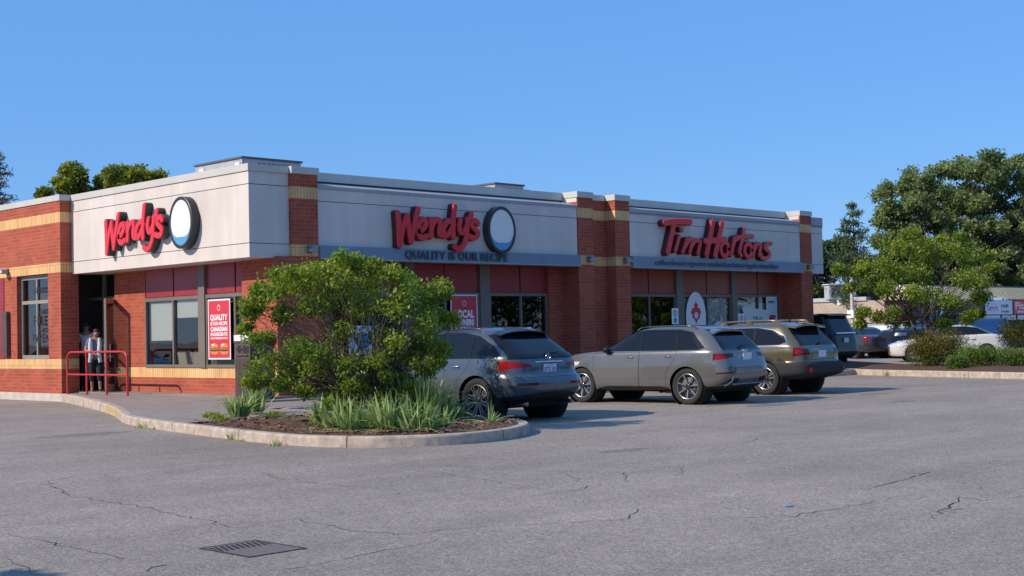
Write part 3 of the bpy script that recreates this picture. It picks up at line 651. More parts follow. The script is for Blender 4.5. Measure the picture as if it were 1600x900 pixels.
# chairs inside the window
ch0 = None
for i, (x, y, a) in enumerate(((18.25, 29.3, 0), (18.25, 28.75, .1), (18.3, 28.02, -.1))):
    if ch0 is None:
        ch0 = thing('dining_chair', 'cream dining chair inside the window, leftmost of the three', 'chair', (x, y, .22), a, 'chairs inside the window')
        s_ = MB(); s_.box(-.2, .2, -.2, .2, .42, .46, 'chair_cream'); s_.build('seat', ch0, bevel=.01)
        s_ = MB(); s_.prism([(-.20, .46), (-.17, .46), (-.27, .98), (-.30, .98)], -.19, .19, 'chair_cream', axis='y'); s_.build('backrest', ch0, bevel=.008)
        for sx in (-.17, .17):
            for sy in (-.17, .17):
                s_ = MB(); s_.tube([(sx, sy, .42), (sx*1.1, sy*1.1, 0)], .014, 'metal_grey'); s_.build('leg', ch0)
    else:
        r_ = ch0.copy(); COL.objects.link(r_); r_.location = (x, y, .22); r_.rotation_euler = (0, 0, a)
        r_['label'] = ['cream dining chair inside the window, in the middle of the three', 'cream dining chair inside the window, half hidden by the wide mullion'][i-1]
        for c_ in ch0.children:
            d_ = c_.copy(); COL.objects.link(d_); d_.parent = r_

# rooftop units
def rtu(loc, sx, sy, h, label):
    r_ = thing('rooftop_unit', label, 'rooftop unit', loc, 0, 'rooftop units')
    m = MB(); m.box(0, sx, 0, sy, 0, h, 'hvac'); m.build('housing', r_, bevel=.01)
    m = MB(); m.box(-.04, sx+.04, -.04, sy+.04, h, h+.05, 'hvac_dark'); m.build('cap', r_)
    m = MB(); m.box(-.03, -.002, sy*.8, sy*.9, .4, h-.1, 'white'); m.box(-.03, -.002, .08, .3, .4, h-.1, 'white')
    for i in range(7): m.box(.5+i*.16, .6+i*.16, -.02, -.002, .35, h-.1, 'hvac_dark')
    m.build('vent_panel', r_)
rtu((20.75, 30.7, 4.75), 1.95, 2.3, 1.62, 'large grey rooftop unit behind the corner of the white fascia')
rtu((30.2, 30.6, 4.75), 1.3, 1.1, 1.50, 'small dark-capped rooftop unit behind the parapet near the middle of the roof')

# wall lights
def wall_light(loc, rz, label, first=[None]):
    if first[0] is None:
        t_ = thing('wall_light', label, 'wall light', loc, rz, 'wall lights on the tan band')
        m = MB(); m.prism([(0, -.07), (.03, -.07), (.03, .07), (0, .07)], -.06, .06, 'sign_dark', axis='x'); 
        m = MB(); m.box(-.06, .06, 0, .03, -.08, .08, 'hvac_dark'); m.build('back_plate', t_)
        m = MB(); pr_ = [(.001, .07), (.06, .06), (.11, .02), (.13, -.03), (.13, -.06)]; m.lathe(pr_, 'metal_grey', c=(0, .13, 0), axis='z', n=16); m.build('hood', t_)
        m = MB(); m.lathe([(.001, -.052), (.10, -.052)], 'white', c=(0, .13, 0), n=16); m.build('lens', t_)
        first[0] = t_
    else:
        t_ = first[0].copy(); COL.objects.link(t_); t_.location = loc; t_.rotation_euler = (0, 0, rz); t_['label'] = label
        for c_ in first[0].children:
            d_ = c_.copy(); COL.objects.link(d_); d_.parent = t_
wall_light((16.50, 35.66, 3.47), R(90), 'round hooded wall light on the sunlit brick block at the far left')
wall_light((18.33, 24.545, 3.47), R(180), 'wall light with bright lens on the shaded corner pillar above the shrub')
wall_light((27.82, 24.59, 3.47), R(180), 'dark wall light on the left pillar of the pair between the two fascias')
wall_light((29.35, 24.59, 3.47), R(180), 'dark wall light on the right pillar of the pair between the two fascias')
wall_light((38.75, 24.59, 3.47), R(180), 'dark wall light on the brick pillar at the right end of the building')

# ================================================================== SIGNS
WEN= {'W':[[(0.158,0.895),(0.184,0.531),(0.193,0.125)],[(0.193,0.125),(0.302,0.557),(0.439,0.846)],[(0.439,0.846),(0.486,0.522),(0.542,0.23)],[(0.542,0.23),(0.655,0.634),(0.791,1.021)]],'e':[[(0.8,0.481),(0.934,0.55),(1.036,0.671),(1.004,0.759),(0.911,0.772),(0.804,0.661),(0.772,0.512),(0.816,0.376),(0.914,0.333),(1.056,0.385)]],'n':[[(1.195,0.784),(1.21,0.593),(1.193,0.379)],[(1.198,0.571),(1.323,0.758),(1.454,0.785),(1.494,0.69),(1.461,0.538),(1.487,0.432),(1.603,0.425)]],'d':[[(1.947,0.687),(1.846,0.78),(1.713,0.731),(1.607,0.587),(1.604,0.458),(1.704,0.418),(1.825,0.531),(1.932,0.686)],[(1.998,1.145),(1.953,0.904),(1.915,0.621),(1.923,0.383)]],'y':[[(2.172,0.816),(2.132,0.651),(2.179,0.511),(2.284,0.537),(2.393,0.683)],[(2.418,0.838),(2.391,0.618),(2.338,0.331),(2.213,0.153),(2.063,0.105),(1.961,0.15)]],'apostrophe':[[(2.552,0.976),(2.519,0.875)]],'s':[[(2.773,0.754),(2.699,0.817),(2.592,0.797),(2.559,0.701),(2.647,0.617),(2.751,0.532),(2.733,0.433),(2.61,0.389),(2.475,0.424)]]}
TIM= {'T':[[(0.081,1.081),(0.675,1.151),(1.3,1.163)],[(0.504,1.05),(0.357,0.652),(0.194,0.232)]],'i':[[(0.846,0.928),(0.913,0.913)],[(0.756,0.715),(0.646,0.465),(0.551,0.29)]],'m':[[(1.115,0.641),(1.005,0.426),(0.897,0.263)],[(1.025,0.427),(1.237,0.645),(1.378,0.625),(1.31,0.46),(1.241,0.272)],[(1.309,0.435),(1.542,0.617),(1.747,0.586),(1.698,0.422),(1.628,0.232)]],'H':[[(2.423,1.205),(2.253,0.717),(2.063,0.218)],[(2.879,1.173),(2.676,0.68),(2.492,0.204)],[(2.018,0.62),(2.547,0.663),(3.02,0.697)]],'o':[[(3.194,0.414),(3.17,0.322),(3.112,0.247),(3.032,0.204),(2.946,0.202),(2.87,0.241),(2.819,0.313),(2.804,0.403),(2.828,0.495),(2.885,0.569),(2.965,0.613),(3.051,0.615),(3.128,0.577),(3.179,0.505),(3.194,0.414)]],'r':[[(3.525,0.76),(3.425,0.498),(3.325,0.237)],[(3.425,0.498),(3.543,0.683),(3.723,0.754)]],'t':[[(4.027,1.051),(3.873,0.642),(3.748,0.352),(3.832,0.237)],[(3.637,0.79),(4.083,0.826),(4.491,0.851)]],'o2':[[(4.424,0.41),(4.401,0.32),(4.344,0.247),(4.266,0.206),(4.182,0.204),(4.108,0.241),(4.059,0.311),(4.045,0.399),(4.068,0.488),(4.123,0.561),(4.201,0.602),(4.286,0.605),(4.36,0.568),(4.409,0.498),(4.424,0.41)]],'n':[[(4.592,0.599),(4.523,0.399),(4.46,0.227)],[(4.523,0.399),(4.707,0.602),(4.89,0.594),(4.859,0.435),(4.805,0.275)]],'s':[[(5.498,0.653),(5.238,0.605),(5.162,0.483),(5.367,0.382),(5.384,0.263),(5.17,0.178),(4.939,0.199)]]}
def catmull(P, n=6):
    if len(P) < 3: return [tuple(np.array(P[0])+(np.array(P[-1])-np.array(P[0]))*i/n) for i in range(n+1)]
    P = [np.array(p, float) for p in P]; E_ = [2*P[0]-P[1]] + P + [2*P[-1]-P[-2]]; out = []
    for i in range(1, len(E_)-2):
        for k in range(n):
            t = k/n; a, b, c, d = E_[i-1:i+3]
            out.append(tuple(.5*((2*b)+(-a+c)*t+(2*a-5*b+4*c-d)*t*t+(-a+3*b-3*c+d)*t**3)))
    return out+[tuple(P[-1])]
def stroke_letter(mb, strokes, r, depth, put, face, side, d0=0.0, rfac=None):
    """every stroke: channel-letter solid; chamfered face; successive strokes 2 mm proud of each other"""
    for si, s in enumerate(strokes):
        C_ = [Vector(p) for p in catmull(s)]; n = len(C_)
        def outline(rad):
            L_, R_ = [], []
            for i, p in enumerate(C_):
                d = (C_[min(i+1, n-1)]-C_[max(i-1, 0)]).normalized(); q = Vector((-d.y, d.x))
                L_.append(p+q*rad); R_.append(p-q*rad)
            d1 = (C_[-1]-C_[-2]).normalized(); d0_ = (C_[0]-C_[1]).normalized()
            def cap(c, d):
                q = Vector((-d.y, d.x)); return [c + q*rad*math.cos(a) + d*rad*math.sin(a) for a in [math.pi*k/8 for k in range(1, 8)]]
            return L_, R_, cap(C_[-1], d1), cap(C_[0], d0_)
        dep = depth + .0022*si
        lay = []
        for rad, dd in ((r, d0), (r, dep-.03), (r*.80, dep)):
            L_, R_, c1, c0_ = outline(rad); lay.append((L_ + c1 + R_[::-1] + c0_, dd, L_, R_, c1, c0_))
        m = len(lay[0][0])
        for (a, da, *_), (b, db, *_), mat in ((lay[0], lay[1], side), (lay[1], lay[2], face)):
            V = [put(p.x, p.y, da) for p in a] + [put(p.x, p.y, db) for p in b]
            mb.add(V, [(i, (i+1) % m, (i+1) % m+m, i+m) for i in range(m)], mat, False)
        _, dd, L_, R_, c1, c0_ = lay[2]
        V = [put(p.x, p.y, dd) for p in L_+R_]
        mb.add(V, [(i, i+1, n+i+1, n+i) for i in range(n-1)], face)
        V = [put(p.x, p.y, dd) for p in [L_[-1]]+c1+[R_[-1]]]; mb.add(V, [tuple(range(len(V)))], face)
        V = [put(p.x, p.y, dd) for p in [R_[0]]+c0_+[L_[0]]]; mb.add(V, [tuple(range(len(V)))], face)
def wsign(loc, ux, label, depth, side):
    s = thing('script_sign', label, 'sign', loc, 0, 'red script signs of the burger restaurant'); ux = Vector(ux); nz = ux.cross(Vector((0, 0, 1)))
    put = lambda a, z, d: ux*a + nz*d + Vector((0, 0, z))
    for k, st_ in WEN.items():
        m = MB(); stroke_letter(m, st_, .078, depth, put, 'sign_red', side); m.build('letter' if k != 'apostrophe' else 'apostrophe', s)
    # oval emblem cabinet (left plain: no figure)
    m = MB(); cx, cz = 3.60, .625; n = 48
    def ell(rx, rz, d): return [put(cx+rx*math.cos(2*math.pi*i/n), cz+rz*math.sin(2*math.pi*i/n), d) for i in range(n)]
    L_ = [ell(.50, .60, 0), ell(.50, .60, depth), ell(.48, .58, depth+.01), ell(.43, .53, depth+.01), ell(.42, .52, depth-.005)]
    V = [p for l in L_ for p in l]; m.add(V, [(i*n+j, i*n+(j+1) % n, (i+1)*n+(j+1) % n, (i+1)*n+j) for i in range(4) for j in range(n)], 'sign_dark'); m.build('emblem_case', s)
    m = MB(); m.add(ell(.42, .52, depth-.004), [tuple(range(n))], 'white')
    an = [math.pi*(1.06+.88*i/24) for i in range(25)]; V = [put(cx+.418*math.cos(a), cz+.518*math.sin(a), depth-.001) for a in an] + [put(cx+.41*math.cos(a), cz-.02+(.30+.08*abs(math.cos(a)))*math.sin(a), depth-.001) for a in an]
    m.add(V, [(i, i+1, 26+i, 25+i) for i in range(24)], 'sign_blue')
    m.build('emblem_face', s)
    return s
wsign((20.70, 24.595, 3.5), (1, 0, 0), 'red script letters and oval emblem on the shaded white fascia above the shrub', .20, 'sign_red_side')
wsign((16.815, 30.68, 3.56), (0, -1, 0), 'red script letters and oval emblem on the sunlit white fascia above the entrance', .20, 'sign_dark')
s = thing('script_sign', 'long red script sign reading Tim Hortons on the right-hand fascia', 'sign', (30.88, 24.595, 3.5))
put = lambda a, z, d: Vector((a, -d, z))
for k, st_ in TIM.items():
    m = MB(); stroke_letter(m, st_, .100 if k in ('T', 'H') else .072, .20 + (.012 if k in 'HmtTn' else 0), put, 'sign_red', 'sign_red_side'); m.build('letter', s)
def text_sign(label, txt, size, loc, ux, mat, width, bold, ext, space=1.0):
    s = thing('lettering_sign', label, 'sign', loc); m = MB(); merge_text(m, txt, size, (0, 0, 0), ux, mat, bold, width, ext, space); m.build('letters', s); return s
text_sign('dark capital letters reading quality is our recipe on the lower band', 'QUALITY IS OUR RECIPE', .27, (22.83, 24.47, 3.415), (1, 0, 0), 'sign_navy', 3.44, .004, .015, 1.08)
text_sign('thin dark lowercase tagline under the Tim Hortons script', 'coffee\u00b7donuts\u00b7espresso\u00b7sandwiches\u00b7lattes\u00b7bagels\u00b7smoothies', .23, (33.70, 24.47, 3.435), (1, 0, 0), 'tag_grey', 6.25, .0, .008)

# ------------------------------------------------------------------ posters
def poster(label, origin, ux, w_, h_, back, border, items, name='poster'):
    p_ = thing(name, label, 'poster', origin); m = MB(); ux = Vector(ux)
    pbox(m, ux, (0, 0, 0), -w_/2, w_/2, -h_/2, h_, 0, .004, border) if False else None
    pbox(m, ux, (0, 0, 0), -w_/2, w_/2, -h_/2, h_/2, 0, .006, border)
    pbox(m, ux, (0, 0, 0), -w_/2+.035, w_/2-.035, -h_/2+.035, h_/2-.035, .006, .009, back); m.build('sheet', p_)
    nz = ux.cross(Vector((0, 0, 1)))
    m = MB()
    for it in items:
        if it[0] == 't': merge_text(m, it[1], it[2], nz*.0115 + Vector((0, 0, it[3])), ux, it[5], it[6] if len(it) > 6 else .006, it[4])
        else:
            _, cx, cz, rx, rz, mat, dd = it; n = 20; V = [ux*(cx+rx*math.cos(6.2832*i/n)) + Vector((0, 0, cz+rz*math.sin(6.2832*i/n))) + nz*dd for i in range(n)]; m.add(V, [tuple(range(n))], mat)
    if m.v: m.build('print', p_)
    return p_
bur = []
for cx in (-.2, .2):
    bur += [('e', cx, -.53, .165, .055, 'burger_bun', .011), ('e', cx, -.485, .175, .030, 'burger_brown', .0125), ('e', cx, -.455, .18, .026, 'burger_green', .014), ('e', cx+.03, -.44, .13, .018, 'poster_red', .0145), ('e', cx, -.39, .165, .068, 'burger_bun', .0135), ('e', cx-.05, -.36, .06, .02, 'blind', .015)]
poster('tall red quality poster with two burgers in the left facade window', (17.555, 27.0, 1.735), (0, -1, 0), .93, 1.40, 'poster_red', 'poster_white',
       [('e', 0, .50, .06, .07, 'poster_white', .012), ('e', 0, .50, .045, .055, 'poster_red', .0125), ('t', 'QUALITY', .18, .27, .72, 'poster_white', .008), ('t', 'IS OUR RECIPE', .11, .13, .70, 'poster_white', .004), ('t', 'CANADIAN', .14, .0, .70, 'poster_white', .007), ('t', 'INGREDIENTS', .11, -.12, .70, 'poster_white', .004), ('t', 'HOMEGROWN', .06, -.21, .70, 'poster_white', .002)] + bur)
poster('red local owners poster in the window above the steel blue car', (23.72, 25.255, 1.88), (1, 0, 0), .94, 1.25, 'poster_red', 'poster_white',
       [('e', 0, .40, .07, .07, 'poster_white', .012), ('e', 0, .40, .055, .055, 'poster_red', .0125), ('t', 'LOCAL', .26, .12, .68, 'poster_white', .014), ('t', 'OWNERS', .2, -.09, .68, 'poster_white', .012), ('t', 'HOMEGROWN', .13, -.25, .68, 'poster_white', .009), ('t', 'INGREDIENTS', .1, -.38, .66, 'poster_white', .007)])
poster('blue poster in the window, seen through the right side of the shrub', (22.42, 25.255, 1.85), (1, 0, 0), .72, 1.2, 'poster_blue', 'poster_white', [('e', 0, .1, .2, .22, 'poster_white', .012), ('e', 0, -.3, .25, .06, 'poster_white', .012)])
poster('pale blue and white poster in the window behind the middle of the shrub', (20.4, 25.255, 1.35), (1, 0, 0), .9, .8, 'plate', 'poster_white', [('e', 0, .05, .25, .2, 'poster_blue', .012)])
poster('white food poster at the right end of the coffee shop windows', (37.55, 25.255, 2.02), (1, 0, 0), .62, .95, 'plate', 'poster_white', [('e', -.05, -.28, .2, .09, 'burger_brown', .012), ('e', .02, -.18, .2, .07, 'poster_red', .0125), ('t', 'NEW', .09, .3, .4, 'sign_navy')])
# oval coffee sign in the window
ov = thing('oval_sign', 'white oval window sign with a red leaf emblem', 'sign', (33.45, 25.25, 1.85)); m = MB(); n = 40
m.prism([(.50*math.cos(6.2832*i/n), .78*math.sin(6.2832*i/n)) for i in range(n)], -.008, 0, 'poster_white', axis='y'); m.build('board', ov)
m = MB(); leafp = [(0, .52), (.05, .40), (.10, .44), (.09, .28), (.22, .30), (.20, .22), (.27, .16), (.19, .08), (.2, .0), (.1, -.06), (.0, -.2), (-.1, -.06), (-.2, .0), (-.19, .08), (-.27, .16), (-.20, .22), (-.22, .30), (-.09, .28), (-.10, .44), (-.05, .40)]
m.add([(x, -.011, z) for x, z in leafp], [tuple(range(len(leafp)))], 'poster_red')
m.add([(.10*math.cos(6.2832*i/16), -.0125, .06+.10*math.sin(6.2832*i/16)) for i in range(16)], [tuple(range(16))], 'plate')
for z in (-.34, -.42): m.box(-.32+abs(z)*.1, .32-abs(z)*.1, -.012, -.009, z, z+.02, 'sign_navy')
m.build('emblem', ov)
ban = thing('window_banner', 'slanted white paper banner behind the right-hand coffee shop panes', 'banner', (36.6, 25.235, 1.75)); m = MB()
m.add([(-.75, 0, .42), (.75, 0, .30), (.75, 0, -.5), (-.45, 0, -.5), (-.75, -.01, .42), (.75, -.01, .30), (.75, -.01, -.5), (-.45, -.01, -.5)], [(4, 5, 6, 7), (0, 3, 2, 1), (0, 1, 5, 4), (1, 2, 6, 5), (2, 3, 7, 6), (3, 0, 4, 7)], 'awning')
merge_text(m, 'TRAI', .26, (0.1, -.013, 0), (1, 0, 0), 'sign_navy', .004); m.build('sheet', ban)
dec = thing('window_decal', 'white cup and steam decal low on the coffee shop pane beside the oval sign', 'decal', (34.62, 25.262, 1.5)); m = MB()
for i in range(9):
    a = i*.6; m.add([(.22*math.cos(a)+.1*math.cos(6.28*j/10), -.004-.0012*i, -.1+.22*math.sin(a)+.13*math.sin(6.28*j/10)) for j in range(10)], [tuple(range(10))], 'awning')
m.tube([(.1, -.015, .1), (.14, -.015, .3), (.10, -.015, .38)], .03, 'awning'); m.build('print', dec)

# ------------------------------------------------------------------ street furniture
rg = thing('handrail', 'red painted tubular guard rail on the kerb beside the restaurant door', 'railing', (16.42, 30.7, .2))
def railpts():
    P = [(0, 1.47, 0), (0, 1.47, .86)]
    for i in range(1, 7):
        a = math.pi/2*i/6; P.append((0, 1.47-.2+.2*math.cos(a), .86+.2*math.sin(a)))
    P += [(0, 0, 1.06)]
    for i in range(0, 7):
        a = math.pi/2*i/6; P.append((0, -1.5+.2-.2*math.sin(a), .86+.2*math.cos(a)))
    return P + [(0, -1.5, 0)]
m = MB(); m.tube(railpts(), .028, 'paint_red', n=10); m.build('top_rail', rg)
m = MB(); m.tube([(0, 1.47, .50), (0, -1.5, .50)], .024, 'paint_red'); m.build('mid_rail', rg)
for y in (.48, -.51):
    m = MB(); m.tube([(0, y, 0), (0, y, 1.06)], .027, 'paint_red'); m.build('post', rg)
for y in (1.47, .48, -.51, -1.5):
    m = MB(); m.lathe([(.001, .012), (.06, .01), (.065, 0)], 'paint_red', c=(0, y, 0), n=16); m.build('foot_plate', rg)
tb = thing('waste_bin', 'tall brown waste bin enclosure with a pale label under its lid, left of the shrub', 'bin', (16.08, 23.61, .2))
m = MB(); m.box(0, .62, 0, .56, .03, .92, 'bin_brown'); m.box(.02, .60, .02, .54, .92, .95, 'black')
for i in range(9): m.box(-.006, 0, .03+i*.058, .06+i*.058, .06, .9, 'bin_brown')
m.build('body', tb, bevel=.006)
m = MB(); m.box(.0, .62, 0, .56, .95, 1.22, 'bin_brown'); m.box(-.003, 0, .04, .25, 1.0, 1.16, 'black'); 
m.build('hood', tb)
m = MB()
for a, b in ((.33, .44), (.28, .49)): m.box(-.003 if a > .3 else -.0045, 0, a, b, 1.0 if a > .3 else 1.05, 1.16 if a > .3 else 1.11, 'black')
m.build('opening', tb)
m = MB(); m.box(-.02, .64, -.02, .58, 1.22, 1.42, 'bin_brown'); m.box(-.024, -.02, .01, .27, 1.25, 1.39, 'poster_white'); m.box(-.024, -.02, .29, .55, 1.25, 1.39, 'blind'); m.build('lid', tb, bevel=.008)
for y, wd in ((.14, 4), (.42, 3)):
    pass
# bin leaf litter
def sign_post(label, x, y, h, plates):
    t_ = thing('parking_sign', label, 'sign', (x, y, .16)); m = MB(); m.tube([(0, 0, 0), (0, 0, h)], .025, 'metal_grey'); m.build('post', t_)
    m = MB(); m.box(-.15, .15, -.035, -.027, h-.46, h, 'poster_white'); m.build('plate', t_)
    m = MB(); n = 24
    m.add([(.1*math.cos(6.2832*i/n), -.0365, h-.15+.1*math.sin(6.2832*i/n)) for i in range(n)], [tuple(range(n))], plates)
    m.add([(.075*math.cos(6.2832*i/n), -.0375, h-.15+.075*math.sin(6.2832*i/n)) for i in range(n)], [tuple(range(n))], 'poster_white')
    m.box(-.02, .02, -.039, -.0378, h-.21, h-.09, 'sign_navy'); m.box(-.07, .07, -.0375, -.0365, h-.42, h-.28, 'poster_blue'); m.build('symbol', t_)
sign_post('small white and blue accessible parking sign in front of the coffee shop window', 31.35, 24.45, 1.95, 'sign_navy')
sign_post('small white notice on the mullion between the two right-hand coffee shop bays', 35.28, 24.9, 1.78, 'sign_dark')
gt = thing('drain_grate', 'rusty square storm drain grate set in the asphalt', 'drain', (5.58, 8.2, 0))
m = MB()
for q_ in ((-.245, -.225, -.32, .32), (.225, .245, -.32, .32), (-.225, .225, -.32, -.30), (-.225, .225, .30, .32)): m.box(*q_, .001, .005, 'iron')
m.build('frame', gt)
m = MB(); m.box(-.223, .223, -.298, .298, .001, .0042, 'iron_dusty'); m.build('plate', gt)
m = MB()
for i in range(13):
    x = -.27+i*.045; V = [(min(.215, max(-.215, x+dx)), y, .0056) for dx, y in ((0, .05), (.022, .05), (.092, .26), (.07, .26))]
    if V[1][0]-V[0][0] > .004 or V[2][0]-V[3][0] > .004: m.add(V, [(0, 1, 2, 3)], 'slot_shade')
m.build('painted_slots', gt)  # flat black quads: the shade inside the openings painted onto the plate
# small lid of blue litter
lit = thing('paper_scrap', 'small flattened blue scrap lying on the asphalt', 'litter', (*G(1232, 792), 0)); m = MB(); m.add([(-.06, -.02, .004), (.03, -.03, .008), (.06, .02, .004), (-.02, .03, .010)], [(0, 1, 2, 3)], 'poster_blue'); m.build('scrap', lit)

# ================================================================== CARS
def car_shell(slices, N_=180, M_=64):
    """slices bottom->top: (xf,zf,xr,zr,w,nf,nr). x forward. returns bmesh of a closed body skin"""
    sl_ = np.array(slices, float); k = len(sl_); tt = np.linspace(0, k-1, M_)
    def cr(t, col):
        i = int(min(math.floor(t), k-2)); f = t-i; g = lambda j: sl_[min(max(j, 0), k-1), col]
        a, b, c, d = g(i-1), g(i), g(i+1), g(i+2)
        m1, m2 = (c-a)/2, (d-b)/2; dl = c-b
        if dl == 0: m1 = m2 = 0
        else:
            m1 = 0 if m1/dl < 0 else dl*min(m1/dl, 3); m2 = 0 if m2/dl < 0 else dl*min(m2/dl, 3)
        h = f*f*(3-2*f); return b*(2*f**3-3*f*f+1) + m1*(f**3-2*f*f+f) + c*h + m2*(f**3-f*f)
    bm = bmesh.new(); rows = []
    for t in tt:
        xf, zf, xr, zr, w_, nf, nr = [cr(t, c) for c in range(7)]
        cx, a = (xf+xr)/2, (xf-xr)/2
        th = np.linspace(0, 2*math.pi, 1601)[:-1]; c_, s_ = np.cos(th), np.sin(th)
        nn = np.where(c_ > 0, nf, nr)
        X = a*np.sign(c_)*np.abs(c_)**(2/nn); Y = w_*np.sign(s_)*np.abs(s_)**(2/np.where(c_ > 0, nf, nr))
        # weighting: more points round the corners
        D = np.hypot(np.diff(np.append(X, X[0])), np.diff(np.append(Y, Y[0]))); 
        cum = np.concatenate([[0], np.cumsum(D)]); L_ = cum[-1]; q = np.interp(np.arange(N_)/N_*L_, cum, np.arange(1601))
        xi = np.interp(q, np.arange(1601), np.append(X, X[0])); yi = np.interp(q, np.arange(1601), np.append(Y, Y[0]))
        zz = zr + (zf-zr)*((xi+a)/(2*a) if a > 1e-6 else 0)
        rows.append([bm.verts.new((cx+x, y, z)) for x, y, z in zip(xi, yi, zz)])
    for i in range(M_-1):
        for j in range(N_):
            f = bm.faces.new((rows[i][j], rows[i][(j+1) % N_], rows[i+1][(j+1) % N_], rows[i+1][j])); f.smooth = True
    f = bm.faces.new(rows[-1]); f.smooth = True
    bm.faces.new(rows[0][::-1])
    bmesh.ops.recalc_face_normals(bm, faces=bm.faces)
    return bm
def proj(c, view): return (c.x, c.z) if view in ('L', 'R') else ((c.y, c.z) if view in ('B', 'F') else (c.x, c.y))
def facing(f, c, view, xlim):
    n = f.normal
    if view == 'L': return c.y > .15 and n.y > -.2 and n.y > .12
    if view == 'R': return c.y < -.15 and n.y < .2 and n.y < -.12
    if view == 'B': return c.x < xlim and n.x < -.02
    if view == 'F': return c.x > xlim and n.x > .02
    return n.z > .3
def cut(bm, lay, poly, view, tagv, xlim=0, only=None):
    """cut the polygon's edges into the skin and tag the faces inside"""
    xs = [p[0] for p in poly]; ys = [p[1] for p in poly]; b = (min(xs)-.12, max(xs)+.12, min(ys)-.12, max(ys)+.12)
    n = len(poly)
    def sel():
        out = []
        for f in bm.faces:
            c = f.calc_center_median(); p = proj(c, view)
            if b[0] < p[0] < b[1] and b[2] < p[1] < b[3] and facing(f, c, view, xlim): out.append(f)
        return out
    F = sel()
    for i in range(n):
        (a0, a1), (b0, b1) = poly[i], poly[(i+1) % n]
        da, db = b0-a0, b1-a1; L_ = math.hypot(da, db)
        if L_ < 1e-5: continue
        na, nb = -db/L_, da/L_
        if view in ('L', 'R'): co, no = Vector((a0, 0, a1)), Vector((na, 0, nb))
        elif view in ('B', 'F'): co, no = Vector((0, a0, a1)), Vector((0, na, nb))
        else: co, no = Vector((a0, a1, 0)), Vector((na, nb, 0))
        # only faces close to this edge
        loc = []
        for f in F:
            if not f.is_valid: continue
            p = proj(f.calc_center_median(), view); t = ((p[0]-a0)*da+(p[1]-a1)*db)/L_
            if -.1 < t < L_+.1 and abs((p[0]-a0)*na+(p[1]-a1)*nb) < .13: loc.append(f)
        if not loc: continue
        geom = set(loc)
        for f in loc: geom.update(f.edges); geom.update(f.verts)
        bmesh.ops.bisect_plane(bm, geom=list(geom), dist=1e-5, plane_co=co, plane_no=no)
        F = sel()
    for f in F:
        c = f.calc_center_median()
        if inside(proj(c, view), poly) and (only is None or f[lay] in only): f[lay] = tagv
def offset_poly(P, d):
    n = len(P); A = sum(P[i][0]*P[(i+1) % n][1]-P[(i+1) % n][0]*P[i][1] for i in range(n)); s = 1 if A > 0 else -1; out = []
    for i in range(n):
        p0, p1, p2 = Vector(P[i-1]), Vector(P[i]), Vector(P[(i+1) % n]); e1 = (p1-p0).normalized(); e2 = (p2-p1).normalized()
        n1 = Vector((e1.y, -e1.x))*s; n2 = Vector((e2.y, -e2.x))*s; b = (n1+n2); b = b/max(.35, b.dot(n1)) if b.length > 1e-6 else n1
        out.append(tuple(p1 + b*d))
    return out
def cut_wrap(bm, lay, tagv, xr, L_, yin, zlo, zhi, sl_=(0, 0), sx=(0, 0), sg=1, dirn=-1):
    """light wrapping a body corner, bounded by planes: side limit, inner limit, lower and upper edge"""
    y0 = sg
    pl_ = [((xr-dirn*L_, 0, 0), (1, 0, 0)), ((0, sg*yin, 0), (0, 1, 0)), ((xr, sg*.9, zlo), (sx[0], -sg*sl_[0], 1)), ((xr, sg*.9, zhi), (sx[1], -sg*sl_[1], 1))]
    def near(f):
        c = f.calc_center_median(); return (c.x-(xr-dirn*(L_+.15)))*dirn > 0 and c.y*sg > yin-.15 and zlo-.25 < c.z < zhi+.25
    for co, no in pl_:
        F = [f for f in bm.faces if near(f)]; geom = set(F)
        for f in F: geom.update(f.edges); geom.update(f.verts)
        bmesh.ops.bisect_plane(bm, geom=list(geom), dist=1e-5, plane_co=co, plane_no=Vector(no).normalized())
    for f in bm.faces:
        c = f.calc_center_median()
        if (c.x-(xr-dirn*L_))*dirn > 0 and c.y*sg > yin and abs(c.y) < 1.2 and (c-Vector(pl_[2][0])).dot(Vector(pl_[2][1])) > 0 and (c-Vector(pl_[3][0])).dot(Vector(pl_[3][1])) < 0: f[lay] = tagv
def circ(cx, cz, r, n=26, cut_=-9): return [(cx+r*math.cos(2*math.pi*i/n), max(cut_, cz+r*math.sin(2*math.pi*i/n))) for i in range(n)]
